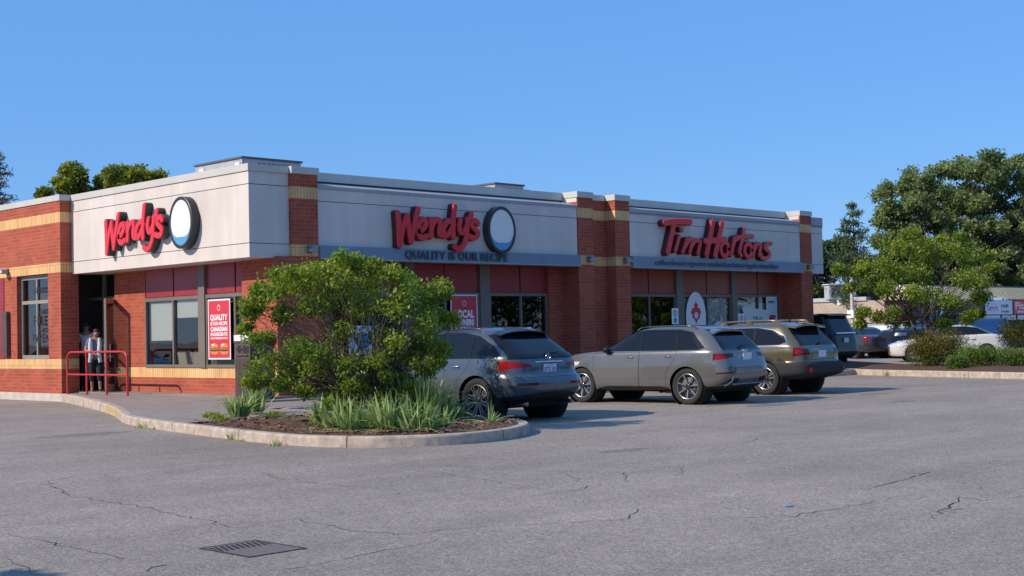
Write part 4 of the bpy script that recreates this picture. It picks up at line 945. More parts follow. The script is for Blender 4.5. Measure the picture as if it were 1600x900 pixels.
def wheel(parent, x, y, r, width, style, side):
    """side=+1 left. part: wheel (tyre); sub-parts rim, hub"""
    m = MB(); hw = width/2; rr = r*style.get('rim', .68)
    prof = [(rr, hw*.80), (rr+.012, hw*.95), (r*.90, hw), (r*.97, hw*.90), (r, hw*.62), (r, -hw*.62), (r*.97, -hw*.9), (r*.9, -hw), (rr, -hw*.9)]
    m.lathe([(a, b*side) for a, b in prof], 'tyre', axis='y', n=48); w_ = m.build('wheel', parent); w_.location = (x, y, r)
    m = MB(); m.lathe([(rr, -hw*.8*side), (rr, hw*.82*side), (rr-.012, hw*.86*side), (rr-.02, hw*.78*side), (rr-.03, hw*.2*side), (.001, hw*.15*side)], style.get('barrel', 'rim_black'), axis='y', n=40)
    m.lathe([(rr+.004, hw*.84*side), (rr-.003, hw*.90*side), (rr-.010, hw*.84*side)], style['mat'], axis='y', n=48)
    m.build('rim', w_)
    n = style['n']; m = MB()
    for i in range(n):
        for tw in ((0,) if not style.get('twin') else (-.16*6/n, .16*6/n)):
            a = 2*math.pi*i/n + .3; c_, s_ = math.cos(a), math.sin(a); c2, s2 = math.cos(a+tw), math.sin(a+tw)
            wi, wo = style['wi'], style['wo']
            q0 = Vector((c_, 0, s_)); q1 = Vector((c2, 0, s2)); t0 = Vector((-s_, 0, c_)); t1 = Vector((-s2, 0, c2))
            y0, y1 = hw*.62*side, hw*.84*side; a_, b_ = q0*.04 + t0*(tw*.12), q1*(rr-.01)
            V = []
            for dy in (0, -.03*side):
                V += [a_-t0*wi+Vector((0, y0+dy, 0)), a_+t0*wi+Vector((0, y0+dy, 0)), b_+t1*wo+Vector((0, y1+dy, 0)), b_-t1*wo+Vector((0, y1+dy, 0))]
            m.add(V, [(0, 1, 2, 3), (0, 3, 7, 4), (1, 5, 6, 2), (4, 7, 6, 5)], style['mat'])
    m.lathe([(.062, hw*.5*side), (.060, hw*.68*side), (.03, hw*.72*side), (.001, hw*.72*side)], style.get('hub', 'rim_black'), axis='y', n=20)
    m.build('spokes', w_)
    m = MB(); m.lathe([(rr*.72, hw*.05*side), (rr*.72, hw*.22*side), (rr*.3, hw*.22*side)], 'hvac_dark', axis='y', n=32); m.build('brake_disc', w_)
    return w_
def build_car(name, label, cat, loc, rz, sp):
    """heading: local +x is the car's front; rz=90deg faces world +Y"""
    t_ = thing(name, label, cat, loc, rz)
    bm = car_shell(sp['slices'], sp.get('N', 180), sp.get('M', 64)); lay = bm.faces.layers.int.new('part')
    xa, xb = sp['axles']; r = sp['r']; w_ = sp['w']; ar = sp.get('arch', r+.045)
    names = {0: ('body', sp['paint'])}; idx = [1]
    def newtag(nm, mat): k = idx[0]; idx[0] += 1; names[k] = (nm, mat); return k
    sides = 'LR'
    # lower cladding
    for poly, view, mat in sp.get('clad', []):
        for v in (sides if view == 'S' else view): cut(bm, lay, poly, v, newtag('bumper_cladding', mat), xlim=sp['xr']+.9 if v == 'B' else sp['xf']-.9)
    for v in sides:
        # doors with seams
        for d in sp.get('doors', []):
            s_ = names_k(names, newtag, 'door_seam', 'car_black'); cut(bm, lay, offset_poly(d, .007), v, s_, only=(0,)); k = newtag('door', sp['paint']); cut(bm, lay, d, v, k, only=(s_,))
        for flap in sp.get('seams', []):
            cut(bm, lay, flap, v, names_k(names, newtag, 'door_seam', 'car_black'))
        if sp.get('daylight'):
            k = newtag('window_trim', sp.get('trim', 'car_black')); cut(bm, lay, offset_poly(sp['daylight'], sp.get('trimw', .022)), v, k)
            if sp.get('trim', 'car_black') != 'car_black':
                k = newtag('window_seal', 'car_black'); cut(bm, lay, sp['daylight'], v, k)
            for g_ in sp['glass']: k = newtag('side_window', 'car_glass'); cut(bm, lay, g_, v, k)
    xl = sp['xr']+1.3
    if sp.get('gate'): 
        s_ = names_k(names, newtag, 'door_seam', 'car_black'); cut(bm, lay, offset_poly(sp['gate'], .007), 'B', s_, xlim=xl, only=(0,)); k = newtag('tailgate', sp['paint']); cut(bm, lay, sp['gate'], 'B', k, xlim=xl, only=(s_,))
    if sp.get('rearglass'):
        k = newtag('rear_window_trim', 'car_black'); cut(bm, lay, offset_poly(sp['rearglass'], sp.get('rgt', .05)), 'B', k, xlim=xl); k = newtag('rear_window', 'car_glass'); cut(bm, lay, sp['rearglass'], 'B', k, xlim=xl)
    if sp.get('windshield'):
        k = newtag('windshield_trim', 'car_black'); cut(bm, lay, offset_poly(sp['windshield'], .03), 'F', k, xlim=sp['xf']-2.6); k = newtag('windshield', 'car_glass'); cut(bm, lay, sp['windshield'], 'F', k, xlim=sp['xf']-2.6)
    for nm, poly, views, mat in sp.get('lights', []):
        for v in views:
            P_ = poly
            k = newtag(nm, mat); cut(bm, lay, P_, v, k, xlim=(sp['xr']+.24 if v == 'B' else sp['xf']-.9))
    for (nm, L_, yin, zlo, zhi, sl_, sx, mat) in sp.get('wraps', []):
        for sg in (-1, 1): cut_wrap(bm, lay, newtag(nm, mat), sp['xr'], L_, yin, zlo, zhi, sl_, sx, sg)
    # merge tags of lights that wrap the corner: ('merge', a, b) handled by same name list
    # arches
    for ax in (xa, xb):
        for v in sides:
            if sp.get('flare'):
                k = newtag('wheel_arch', sp['flare'][1]); cut(bm, lay, circ(ax, r, ar+sp['flare'][0], cut_=sp.get('flz', -9)), v, k)
            cut(bm, lay, circ(ax, r, ar), v, 999)
    kill = [f for f in bm.faces if f[lay] == 999]; bmesh.ops.delete(bm, geom=kill, context='FACES')
    bm.normal_update()
    me = bpy.data.meshes.new('shell'); bm.to_mesh(me)
    # split by tag, keeping the whole shell's smooth vertex normals
    nv = np.zeros(len(me.vertices)*3); me.vertices.foreach_get('normal', nv); nv = nv.reshape(-1, 3)
    groups = {}
    for f in bm.faces: groups.setdefault(f[lay], []).append([v.index for v in f.verts])
    bm.verts.index_update(); groups = {}
    for f in bm.faces: groups.setdefault(f[lay], []).append([v.index for v in f.verts])
    vs = [tuple(v.co) for v in bm.verts]
    def sub(nm, mat, faces):
        used = sorted({i for f in faces for i in f}); mp = {a: b for b, a in enumerate(used)}
        m_ = bpy.data.meshes.new(nm); 
        off = {'side_window': -.006, 'rear_window': -.006, 'windshield': -.004}.get(nm, 0)
        m_.from_pydata([tuple(np.array(vs[i])+nv[i]*off) for i in used], [], [[mp[i] for i in f] for f in faces]); m_.materials.append(MATS[mat])
        m_.polygons.foreach_set('use_smooth', [True]*len(faces)); m_.update()
        m_.normals_split_custom_set_from_vertices([tuple(nv[i]) for i in used])
        return link_mesh(nm, m_, t_)
    # same name+mat+side merged by connectivity already distinct
    doors = []
    for k, faces in sorted(groups.items()):
        nm, mat = names[k]; o_ = sub(nm, mat, faces)
        if nm == 'door': doors.append(o_)
    bm.free(); bpy.data.meshes.remove(me)
    # wheel wells + underbody
    m = MB()
    for ax in (xa, xb):
        for sg in (-1, 1):
            yo, yi = sg*(w_-.012), sg*(w_-.36)
            m.lathe([(ar-.004, yo-sg*.03), (ar+.03, yo-sg*.06), (ar+.03, yi), (.001, yi)], 'under', c=(ax, 0, r), axis='y', n=32)
    m.box(sp['xr']+.42, sp['xf']-.5, -w_+.30, w_-.30, sp.get('uz', .24), sp.get('uz', .24)+.2, 'under'); m.build('underbody', t_)
    tr = w_-sp.get('tin', .035)-.225/2
    for ax in (xa, xb):
        for sg in (-1, 1): wheel(t_, ax, sg*tr, r, .225, sp['wheel'], sg)
    if sp.get('full', True):
        # mirrors
        for sg in (-1, 1):
            mx, my, mz = sp['mirror']; m = MB(); V = []; n = 12
            rings = [(0, .4), (.05, .95), (.12, 1), (.17, .8), (.19, .3)]
            m2 = MB(); rs = []
            for dx, s_ in rings:
                rs.append([(mx+.08-dx, sg*(my+.11+.085*s_*math.cos(6.2832*i/n)), mz+.05+.058*s_*math.sin(6.2832*i/n)) for i in range(n)])
            m.add([p for q in rs for p in q], [(i*n+j, i*n+(j+1) % n, (i+1)*n+(j+1) % n, (i+1)*n+j) for i in range(4) for j in range(n)], sp.get('mirmat', 'car_black'), True)
            m.add(rs[0], [tuple(range(n))], sp.get('mirmat', 'car_black')); m.add(rs[-1], [tuple(range(n))], 'car_glass')
            m.tube([(mx, sg*(my-.03), mz), (mx, sg*(my+.1), mz+.03)], .022, 'car_black'); m.build('mirror', t_)
        for hx, hz, hy in sp.get('handles', []):
            for sg in (-1, 1):
                m = MB(); m.tube([(hx-.10, sg*hy, hz), (hx-.07, sg*(hy+.035), hz+.004), (hx+.07, sg*(hy+.035), hz+.004), (hx+.10, sg*hy, hz)], .016, sp.get('handmat', sp['paint']))
                m.build('door_handle', t_)
        if sp.get('rails'):
            x0, x1, y, z0, z1, mat, hgt = sp['rails']
            for sg in (-1, 1):
                m = MB(); zz = lambda x: z0+(z1-z0)*(x-x0)/(x1-x0)
                pts = [(x0, sg*y, zz(x0)-.02), (x0+.10, sg*y, zz(x0)+hgt*.8)] + [(x0+.1+(x1-x0-.2)*i/6, sg*y, zz(x0+(x1-x0)*i/6)+hgt+.012*math.sin(math.pi*i/6)) for i in range(0, 7)] + [(x1-.10, sg*y, zz(x1)+hgt*.8), (x1, sg*y, zz(x1)-.02)]
                m.tube(pts, sp.get('railr', .017), mat, n=8)
                if sp.get('railfeet'):
                    for xx in (x0+.12, (x0+x1)/2, x1-.12): m.box(xx-.07, xx+.07, sg*y-.022, sg*y+.022, zz(xx)-.02, zz(xx)+hgt, mat)
                m.build('roof_rail', t_)
    return t_
def names_k(names, newtag, nm, mat):
    for k, v in names.items():
        if v == (nm, mat): return k
    return newtag(nm, mat)
def rear_plate(t_, x, z, txt=None, tilt=0, w=.31, h=.16, y=0):
    m = MB(); m.box(-.006, .004, -w/2, w/2, -h/2, h/2, 'plate'); 
    nm = m.build('number_plate', t_, bevel=.002); nm.location = (x, y, z); nm.rotation_euler = (0, tilt, 0)
    if txt:
        m = MB(); merge_text(m, txt, h*.62, (-.0075, 0, -.01), (0, -1, 0), 'plate_blue', .003, w*.86); merge_text(m, 'ONTARIO', h*.2, (-.0075, 0, h*.37), (0, -1, 0), 'plate_blue', 0, w*.4); m.build('plate_letters', nm)
    return nm
def wiper(t_, a, b, r=.010):
    m = MB(); m.tube([a, b], r, 'car_black'); m.tube([a, (a[0]-.03, a[1], a[2])], .025, 'car_black'); m.build('rear_wiper', t_)
def spoiler(t_, pts_top, mat, th=.03):
    """pts: list of (x,y,z) rows front->rear across"""
    m = MB(); rows = pts_top; n = len(rows[0]); V = [p for r_ in rows for p in r_] + [(p[0], p[1], p[2]-th) for r_ in rows for p in r_]; k = len(rows)*n; F = []
    for i in range(len(rows)-1):
        for j in range(n-1): F += [(i*n+j, i*n+j+1, (i+1)*n+j+1, (i+1)*n+j), (k+i*n+j, k+(i+1)*n+j, k+(i+1)*n+j+1, k+i*n+j+1)]
    i = len(rows)-1
    for j in range(n-1): F += [(i*n+j, i*n+j+1, k+i*n+j+1, k+i*n+j), (j, k+j, k+j+1, j+1)]
    for i in range(len(rows)-1): F += [(i*n, (i+1)*n, k+(i+1)*n, k+i*n), (i*n+n-1, k+i*n+n-1, k+(i+1)*n+n-1, (i+1)*n+n-1)]
    m.add(V, F, mat, False); return m.build('roof_spoiler', t_)

# ---- grey compact SUV in the middle (front towards the building)
Q = dict(paint='paint_warm_grey', w=.925, r=.362, arch=.40, axles=(1.34, -1.34), xf=2.24, xr=-2.24,
 slices=[(1.95, .24, -1.90, .30, .74, 5, 7), (2.10, .25, -2.06, .33, .86, 4.5, 7), (2.21, .38, -2.20, .45, .915, 4.2, 7.5), (2.24, .55, -2.245, .58, .925, 4, 8), (2.23, .74, -2.235, .75, .925, 4, 8),
  (2.15, .90, -2.16, .93, .915, 4, 8), (1.93, .99, -2.13, 1.02, .905, 4, 8), (1.48, 1.05, -2.10, 1.07, .885, 4.5, 8), (1.04, 1.085, -2.06, 1.10, .862, 5, 8),
  (.68, 1.21, -1.93, 1.24, .790, 6, 8), (.36, 1.37, -1.78, 1.38, .715, 6.5, 8), (.06, 1.49, -1.64, 1.47, .635, 6, 8), (-.22, 1.545, -1.5, 1.53, .53, 5, 7), (-.45, 1.575, -1.3, 1.56, .36, 4, 5), (-.65, 1.585, -1.1, 1.575, .16, 3, 3)],
 daylight=[(.86, 1.075), (-1.60, 1.10), (-1.70, 1.13), (-1.37, 1.415), (-1.05, 1.47), (-.2, 1.475), (.15, 1.43), (.50, 1.27)],
 glass=[[(.80, 1.09), (-.17, 1.08), (-.13, 1.458), (.13, 1.42), (.48, 1.27)], [(-.22, 1.08), (-1.09, 1.092), (-.98, 1.452), (-.4, 1.46), (-.18, 1.46)], [(-1.13, 1.095), (-1.60, 1.12), (-1.33, 1.40), (-1.02, 1.452)]],
 doors=[[(1.03, .36), (1.00, .60), (.98, 1.03), (-.19, 1.045), (-.17, .36)], [(-.19, .36), (-.21, 1.045), (-1.12, 1.06), (-1.02, .86), (-.86, .66), (-.84, .36)]],
 rearglass=[(-.60, 1.13), (-.50, 1.42), (.50, 1.42), (.60, 1.13)], rgt=.065,
 gate=[(-.62, .60), (-.66, .80), (-.68, 1.06), (.68, 1.06), (.66, .80), (.62, .60)],
 windshield=[(-.66, 1.09), (-.55, 1.42), (.55, 1.42), (.66, 1.09)],
 wraps=[('tail_light', .30, .44, .895, .975, (-.10, -.06), (.10, -.10), 'lamp_red_dark'), ('tail_light', .26, .70, .905, .965, (-.03, -.03), (.12, -.08), 'lamp_red')],
 lights=[('reflector', [(-.90, .60), (-.90, .635), (-.5, .655), (-.5, .62)], 'B', 'lamp_red_dark'), ('reflector', [(.90, .60), (.90, .635), (.5, .655), (.5, .62)], 'B', 'lamp_red_dark'),
  ('bumper_vent', [(-.80, .40), (-.66, .52), (-.36, .52), (-.40, .42)], 'B', 'car_black'), ('bumper_vent', [(.80, .40), (.66, .52), (.36, .52), (.40, .42)], 'B', 'car_black'),
  ('headlight', [(-.88, .76), (-.88, .86), (-.5, .84), (-.5, .74)], 'F', 'lamp_clear'), ('headlight', [(.88, .76), (.88, .86), (.5, .84), (.5, .74)], 'F', 'lamp_clear'), ('grille', [(-.45, .45), (-.42, .82), (.42, .82), (.45, .45)], 'F', 'car_black')],
 clad=[([(-1.2, .2), (-1.2, .31), (-.6, .36), (.55, .36), (.95, .31), (.95, .2)], 'S', 'car_black'), ([(-.95, .2), (-.95, .36), (-.38, .40), (.38, .40), (.95, .36), (.95, .2)], 'B', 'cladding')],
 flare=(.045, 'paint_warm_grey'), wheel=dict(n=7, wi=.007, wo=.014, mat='rim_silver', rim=.69), mirror=(.62, .84, 1.05), mirmat='paint_black', handles=[(.02, .94, .885), (-.92, .955, .885)],
 rails=(-1.45, .05, .60, 1.505, 1.495, 'rim_black', .05))
q3 = build_car('parked_suv', 'warm grey compact suv with seven-spoke wheels parked between the blue and the olive car', 'car', (22.30, 17.87, 0), R(93), Q)
rear_plate(q3, -2.188, .925, None, R(-8)); wiper(q3, (-2.055, .05, 1.15), (-2.03, -.28, 1.17))
spoiler(q3, [[(-1.35, y, 1.535-.05*(y/.56)**4-.012*abs(y)) for y in np.linspace(-.56, .56, 9)], [(-1.80, y, 1.475-.05*(y/.56)**4-.012*abs(y)) for y in np.linspace(-.56, .56, 9)]], 'paint_warm_grey', .035)
m = MB()
for i in range(4): m.lathe([(.026, -.004), (.031, 0), (.026, .004), (.021, 0), (.026, -.004)], 'chrome', c=(-2.14, -.066+i*.044, 1.045), axis='x', n=20)
m.build('rear_badge', q3)
m = MB(); m.tube([(-2.235, -.6, .40), (-2.24, .6, .40)], .016, 'steel'); m.tube([(-2.16, .80, .37), (-2.25, .68, .45), (-2.26, .62, .55)], .016, 'paint_warm_grey'); m.tube([(-2.16, -.80, .37), (-2.25, -.68, .45), (-2.26, -.62, .55)], .016, 'paint_warm_grey'); m.build('diffuser_trim', q3)
# ---- steel blue crossover at the left
F_ = dict(paint='paint_steel_blue', w=.96, r=.375, arch=.425, axles=(1.45, -1.42), xf=2.43, xr=-2.37,
 slices=[(2.1, .26, -2.0, .36, .76, 4.5, 6), (2.28, .28, -2.2, .39, .90, 4, 6), (2.40, .42, -2.33, .50, .945, 3.6, 6), (2.43, .58, -2.375, .62, .96, 3.5, 6), (2.42, .72, -2.345, .74, .96, 3.4, 6), (2.33, .84, -2.27, .82, .955, 3.4, 6),
  (2.12, .92, -2.25, .93, .945, 3.6, 6), (1.65, .99, -2.22, 1.03, .925, 4, 6), (1.05, 1.05, -2.16, 1.12, .895, 4.5, 6), (.70, 1.20, -2.00, 1.24, .82, 5, 6), (.30, 1.38, -1.80, 1.38, .745, 6, 6),
  (.0, 1.50, -1.62, 1.49, .67, 6, 6), (-.22, 1.57, -1.45, 1.565, .57, 5, 6), (-.42, 1.605, -1.25, 1.60, .40, 4, 5), (-.6, 1.62, -1.05, 1.615, .18, 3, 3)],
 daylight=[(.95, 1.07), (-1.80, 1.10), (-1.88, 1.13), (-1.66, 1.28), (-1.32, 1.43), (-.9, 1.50), (-.4, 1.505), (.05, 1.45), (.5, 1.27)],
 glass=[[(.80, 1.10), (-.10, 1.10), (-.08, 1.47), (.05, 1.42), (.46, 1.27)], [(-.16, 1.10), (-1.18, 1.105), (-1.12, 1.455), (-.9, 1.485), (-.4, 1.49), (-.14, 1.48)], [(-1.25, 1.115), (-1.80, 1.13), (-1.60, 1.28), (-1.3, 1.41), (-1.19, 1.43)]],
 doors=[[(1.00, .34), (.96, 1.05), (-.10, 1.06), (-.12, .34)], [(-.14, .34), (-.12, 1.06), (-1.28, 1.08), (-1.20, .90), (-.98, .72), (-.90, .34)]],
 rearglass=[(-.68, 1.14), (-.60, 1.40), (-.45, 1.455), (.45, 1.455), (.60, 1.40), (.68, 1.14)], rgt=.085, gate=[(-.60, .76), (-.62, 1.09), (.62, 1.09), (.60, .76)],
 windshield=[(-.7, 1.10), (-.58, 1.45), (.58, 1.45), (.7, 1.10)],
 wraps=[('tail_light', .46, .42, .925, 1.035, (-.04, .14), (.12, -.02), 'lamp_red'), ('tail_light', .1, .42, .935, 1.02, (-.04, .13), (0, 0), 'lamp_red_dark')],
 lights=[('reflector', [(-.78, .615), (-.78, .665), (-.40, .665), (-.40, .615)], 'B', 'lamp_red_dark'), ('reflector', [(.78, .615), (.78, .665), (.40, .665), (.40, .615)], 'B', 'lamp_red_dark'),
  ('headlight', [(-.9, .72), (-.9, .88), (-.5, .84), (-.55, .7)], 'F', 'lamp_clear'), ('headlight', [(.9, .72), (.9, .88), (.5, .84), (.55, .7)], 'F', 'lamp_clear'), ('grille', [(-.4, .6), (-.4, .82), (.4, .82), (.4, .6)], 'F', 'car_black')],
 clad=[([(-1.0, .2), (-1.0, .33), (1.0, .30), (1.0, .2)], 'S', 'cladding'), ([(-.99, .2), (-.99, .42), (-.30, .50), (.30, .50), (.99, .42), (.99, .2)], 'B', 'cladding'), ([(-2.45, .2), (-2.45, .43), (-1.95, .36), (-1.95, .2)], 'S', 'cladding')],
 wheel=dict(n=8, wi=.007, wo=.010, mat='steel', rim=.70, twin=True), mirror=(.75, .88, 1.08), mirmat='paint_steel_blue', handles=[(.10, .93, .925), (-.95, .94, .925)], handmat='chrome',
 rails=(-1.35, .10, .62, 1.535, 1.50, 'rim_black', .045), tin=.03)
fx = build_car('parked_crossover', 'steel blue crossover with dark multi-spoke wheels parked behind the shrub', 'car', (16.72, 17.98, 0), R(90), F_)
rear_plate(fx, -2.262, .885, 'BTYS 181', R(-4)); wiper(fx, (-2.155, .0, 1.14), (-2.12, -.36, 1.165))
spoiler(fx, [[(-1.30, y, 1.60-.06*(y/.6)**4-.03*abs(y)) for y in np.linspace(-.60, .60, 9)], [(-1.72, y, 1.535-.05*(y/.6)**4-.03*abs(y)) for y in np.linspace(-.60, .60, 9)]], 'paint_black', .02)
m = MB(); m.tube([(-2.245, -.34, 1.0), (-2.258, 0, 1.005), (-2.245, .34, 1.0)], .013, 'chrome'); m.lathe([(.055, -.006), (.062, 0), (.055, .006), (.048, 0), (.055, -.006)], 'chrome', c=(-2.225, 0, 1.085), axis='x', n=24); m.tube([(-2.235, -.03, 1.06), (-2.235, 0, 1.11), (-2.235, .03, 1.06)], .006, 'chrome'); m.build('rear_badge', fx)
for sg in (-.55, .55):
    m = MB(); m.tube([(-2.0, sg, .30), (-2.25, sg, .31)], .035, 'steel', n=16); m.build('exhaust_pipe', fx)
# ---- olive wagon with roof rails
O_ = dict(paint='paint_olive', w=.935, r=.362, arch=.41, axles=(1.38, -1.37), xf=2.39, xr=-2.42,
 slices=[(2.05, .27, -2.0, .34, .76, 5, 7), (2.25, .29, -2.2, .38, .88, 4.5, 7), (2.36, .42, -2.40, .46, .93, 4.2, 8), (2.39, .58, -2.425, .56, .935, 4, 8), (2.37, .74, -2.41, .68, .93, 4, 8), (2.27, .88, -2.30, .74, .92, 4, 8),
  (2.0, .96, -2.29, .92, .915, 4, 8), (1.55, 1.01, -2.25, 1.02, .90, 4.5, 8), (1.10, 1.05, -2.20, 1.10, .88, 5, 8), (.75, 1.22, -2.06, 1.25, .80, 6, 8), (.40, 1.38, -1.92, 1.40, .74, 6.5, 8),
  (.08, 1.51, -1.80, 1.52, .68, 6, 8), (-.2, 1.57, -1.7, 1.575, .59, 5, 8), (-.45, 1.60, -1.5, 1.605, .42, 4, 5), (-.65, 1.61, -1.3, 1.615, .2, 3, 3)],
 daylight=[(.98, 1.07), (-1.75, 1.10), (-1.90, 1.16), (-1.80, 1.30), (-1.50, 1.43), (-1.1, 1.485), (-.1, 1.48), (.18, 1.42), (.55, 1.26)], trim='chrome', trimw=.018,
 glass=[[(.85, 1.10), (-.04, 1.10), (-.02, 1.46), (.16, 1.40), (.50, 1.26)], [(-.10, 1.10), (-1.02, 1.11), (-1.0, 1.465), (-.1, 1.46)], [(-1.10, 1.115), (-1.74, 1.13), (-1.84, 1.17), (-1.74, 1.29), (-1.46, 1.41), (-1.08, 1.46)]],
 doors=[[(1.05, .40), (1.00, 1.05), (-.05, 1.06), (-.07, .40)], [(-.09, .40), (-.07, 1.06), (-1.08, 1.07), (-1.05, .85), (-.88, .66), (-.86, .40)]],
 rearglass=[(-.62, 1.14), (-.54, 1.45), (.54, 1.45), (.62, 1.14)], rgt=.06, gate=[(-.66, .74), (-.70, 1.09), (.70, 1.09), (.66, .74)], windshield=[(-.7, 1.09), (-.6, 1.46), (.6, 1.46), (.7, 1.09)],
 wraps=[('tail_light', .34, .50, .90, 1.04, (0, .10), (.16, -.02), 'lamp_red_dark'), ('tail_light', .30, .70, .93, 1.0, (0, .03), (.10, -.02), 'lamp_red')],
 lights=[('headlight', [(-.9, .74), (-.9, .86), (-.5, .82), (-.5, .72)], 'F', 'lamp_clear'), ('headlight', [(.9, .74), (.9, .86), (.5, .82), (.5, .72)], 'F', 'lamp_clear'), ('grille', [(-.4, .5), (-.4, .8), (.4, .8), (.4, .5)], 'F', 'car_black')],
 clad=[([(-1.05, .2), (-1.05, .42), (1.05, .42), (1.05, .2)], 'S', 'cladding'), ([(-.96, .2), (-.96, .72), (.96, .72), (.96, .2)], 'B', 'cladding'), ([(-2.5, .2), (-2.5, .74), (-2.28, .735), (-2.05, .66), (-1.75, .83), (-1.3, .2)], 'S', 'cladding')],
 flare=(.065, 'cladding'), wheel=dict(n=5, wi=.016, wo=.024, mat='rim_silver', rim=.66, twin=True), mirror=(.78, .87, 1.08), mirmat='paint_olive', handles=[(.16, .93, .895), (-.86, .94, .895)],
 uz=.33, rails=(-1.62, .02, .60, 1.565, 1.545, 'paint_olive', .075), railr=.024, railfeet=True)
ob = build_car('parked_wagon', 'olive green wagon with raised roof rails and dark cladding, rightmost of the three nearest cars', 'car', (26.17, 18.60, 0), R(90), O_)
rear_plate(ob, -2.292, .885, None, R(-3)); wiper(ob, (-2.195, 0, 1.13), (-2.15, -.35, 1.16))
spoiler(ob, [[(-1.60, y, 1.605-.045*(y/.6)**4-.02*abs(y)) for y in np.linspace(-.60, .60, 9)], [(-2.02, y, 1.555-.045*(y/.6)**4-.02*abs(y)) for y in np.linspace(-.60, .60, 9)]], 'paint_olive', .04)
m = MB(); m.box(-2.425, -2.41, .60, .72, .50, .60, 'lamp_red'); m.build('fog_lamp', ob); m = MB(); m.box(-2.425, -2.41, -.72, -.60, .50, .60, 'lamp_red_dark'); m.build('fog_lamp', ob)
m = MB(); m.tube([(-2.275, .12, .99), (-2.27, .4, .985)], .008, 'chrome'); m.build('rear_badge', ob)
m = MB(); m.tube([(-.9, 0, 1.60), (-1.5, 0, 1.66)], .004, 'car_black'); m.prism([(-1.48, 1.60), (-1.35, 1.60), (-1.5, 1.66)], -.02, .02, 'car_black', axis='y'); m.build('antenna', ob)
# ---- tall black SUV past the end of the building
E_ = dict(paint='paint_black', w=1.0, r=.41, arch=.46, axles=(1.5, -1.5), xf=2.6, xr=-2.6, N=140, M=56,
 slices=[(2.3, .35, -2.3, .40, .84, 6, 8), (2.5, .38, -2.5, .44, .96, 5, 8), (2.6, .60, -2.60, .60, 1.0, 5, 9), (2.6, .95, -2.57, .90, 1.0, 5, 9), (2.5, 1.12, -2.54, 1.1, .99, 5, 9), (2.0, 1.2, -2.52, 1.22, .97, 5, 9), (1.3, 1.25, -2.48, 1.30, .95, 5, 9),
  (.95, 1.5, -2.36, 1.52, .88, 6, 9), (.6, 1.75, -2.25, 1.76, .83, 6, 9), (.35, 1.86, -2.2, 1.87, .78, 6, 9), (.1, 1.91, -2.1, 1.91, .65, 5, 7), (-.3, 1.93, -1.8, 1.93, .35, 4, 4)],
 daylight=[(1.1, 1.29), (-2.2, 1.32), (-2.0, 1.78), (-1.9, 1.81), (.3, 1.79)], glass=[[(.95, 1.32), (.0, 1.32), (.05, 1.77), (.3, 1.75)], [(-.07, 1.32), (-1.0, 1.33), (-.95, 1.77), (-.02, 1.77)], [(-1.08, 1.33), (-2.1, 1.35), (-1.95, 1.75), (-1.0, 1.77)]],
 rearglass=[(-.78, 1.34), (-.70, 1.76), (.70, 1.76), (.78, 1.34)], rgt=.05, windshield=[(-.75, 1.3), (-.65, 1.76), (.65, 1.76), (.75, 1.3)],
 lights=[('tail_light', [(-1.0, 1.0), (-1.0, 1.3), (-.82, 1.3), (-.82, 1.0)], 'B', 'lamp_red'), ('tail_light', [(1.0, 1.0), (1.0, 1.3), (.82, 1.3), (.82, 1.0)], 'B', 'lamp_red_dark')],
 clad=[([(-1.1, .2), (-1.1, .62), (1.1, .62), (1.1, .2)], 'B', 'cladding')], wheel=dict(n=6, wi=.02, wo=.04, mat='rim_silver', rim=.66), mirror=(.95, .95, 1.3), mirmat='paint_black')
ex = build_car('parked_suv', 'tall black suv seen from behind past the right end of the brick building', 'car', (40.88, 27.1, 0), R(90), E_)
rear_plate(ex, -2.585, 1.0); m = MB(); m.tube([(-2.56, -.62, 1.24), (-2.56, .62, 1.24)], .03, 'chrome'); m.build('chrome_strip', ex)
m = MB(); m.box(-2.28, -2.2, -.2, .2, 1.84, 1.87, 'lamp_red'); m.build('brake_light', ex); spoiler(ex, [[(-1.95, y, 1.925) for y in (-.75, 0, .75)], [(-2.36, y, 1.88) for y in (-.75, 0, .75)]], 'paint_black', .04)
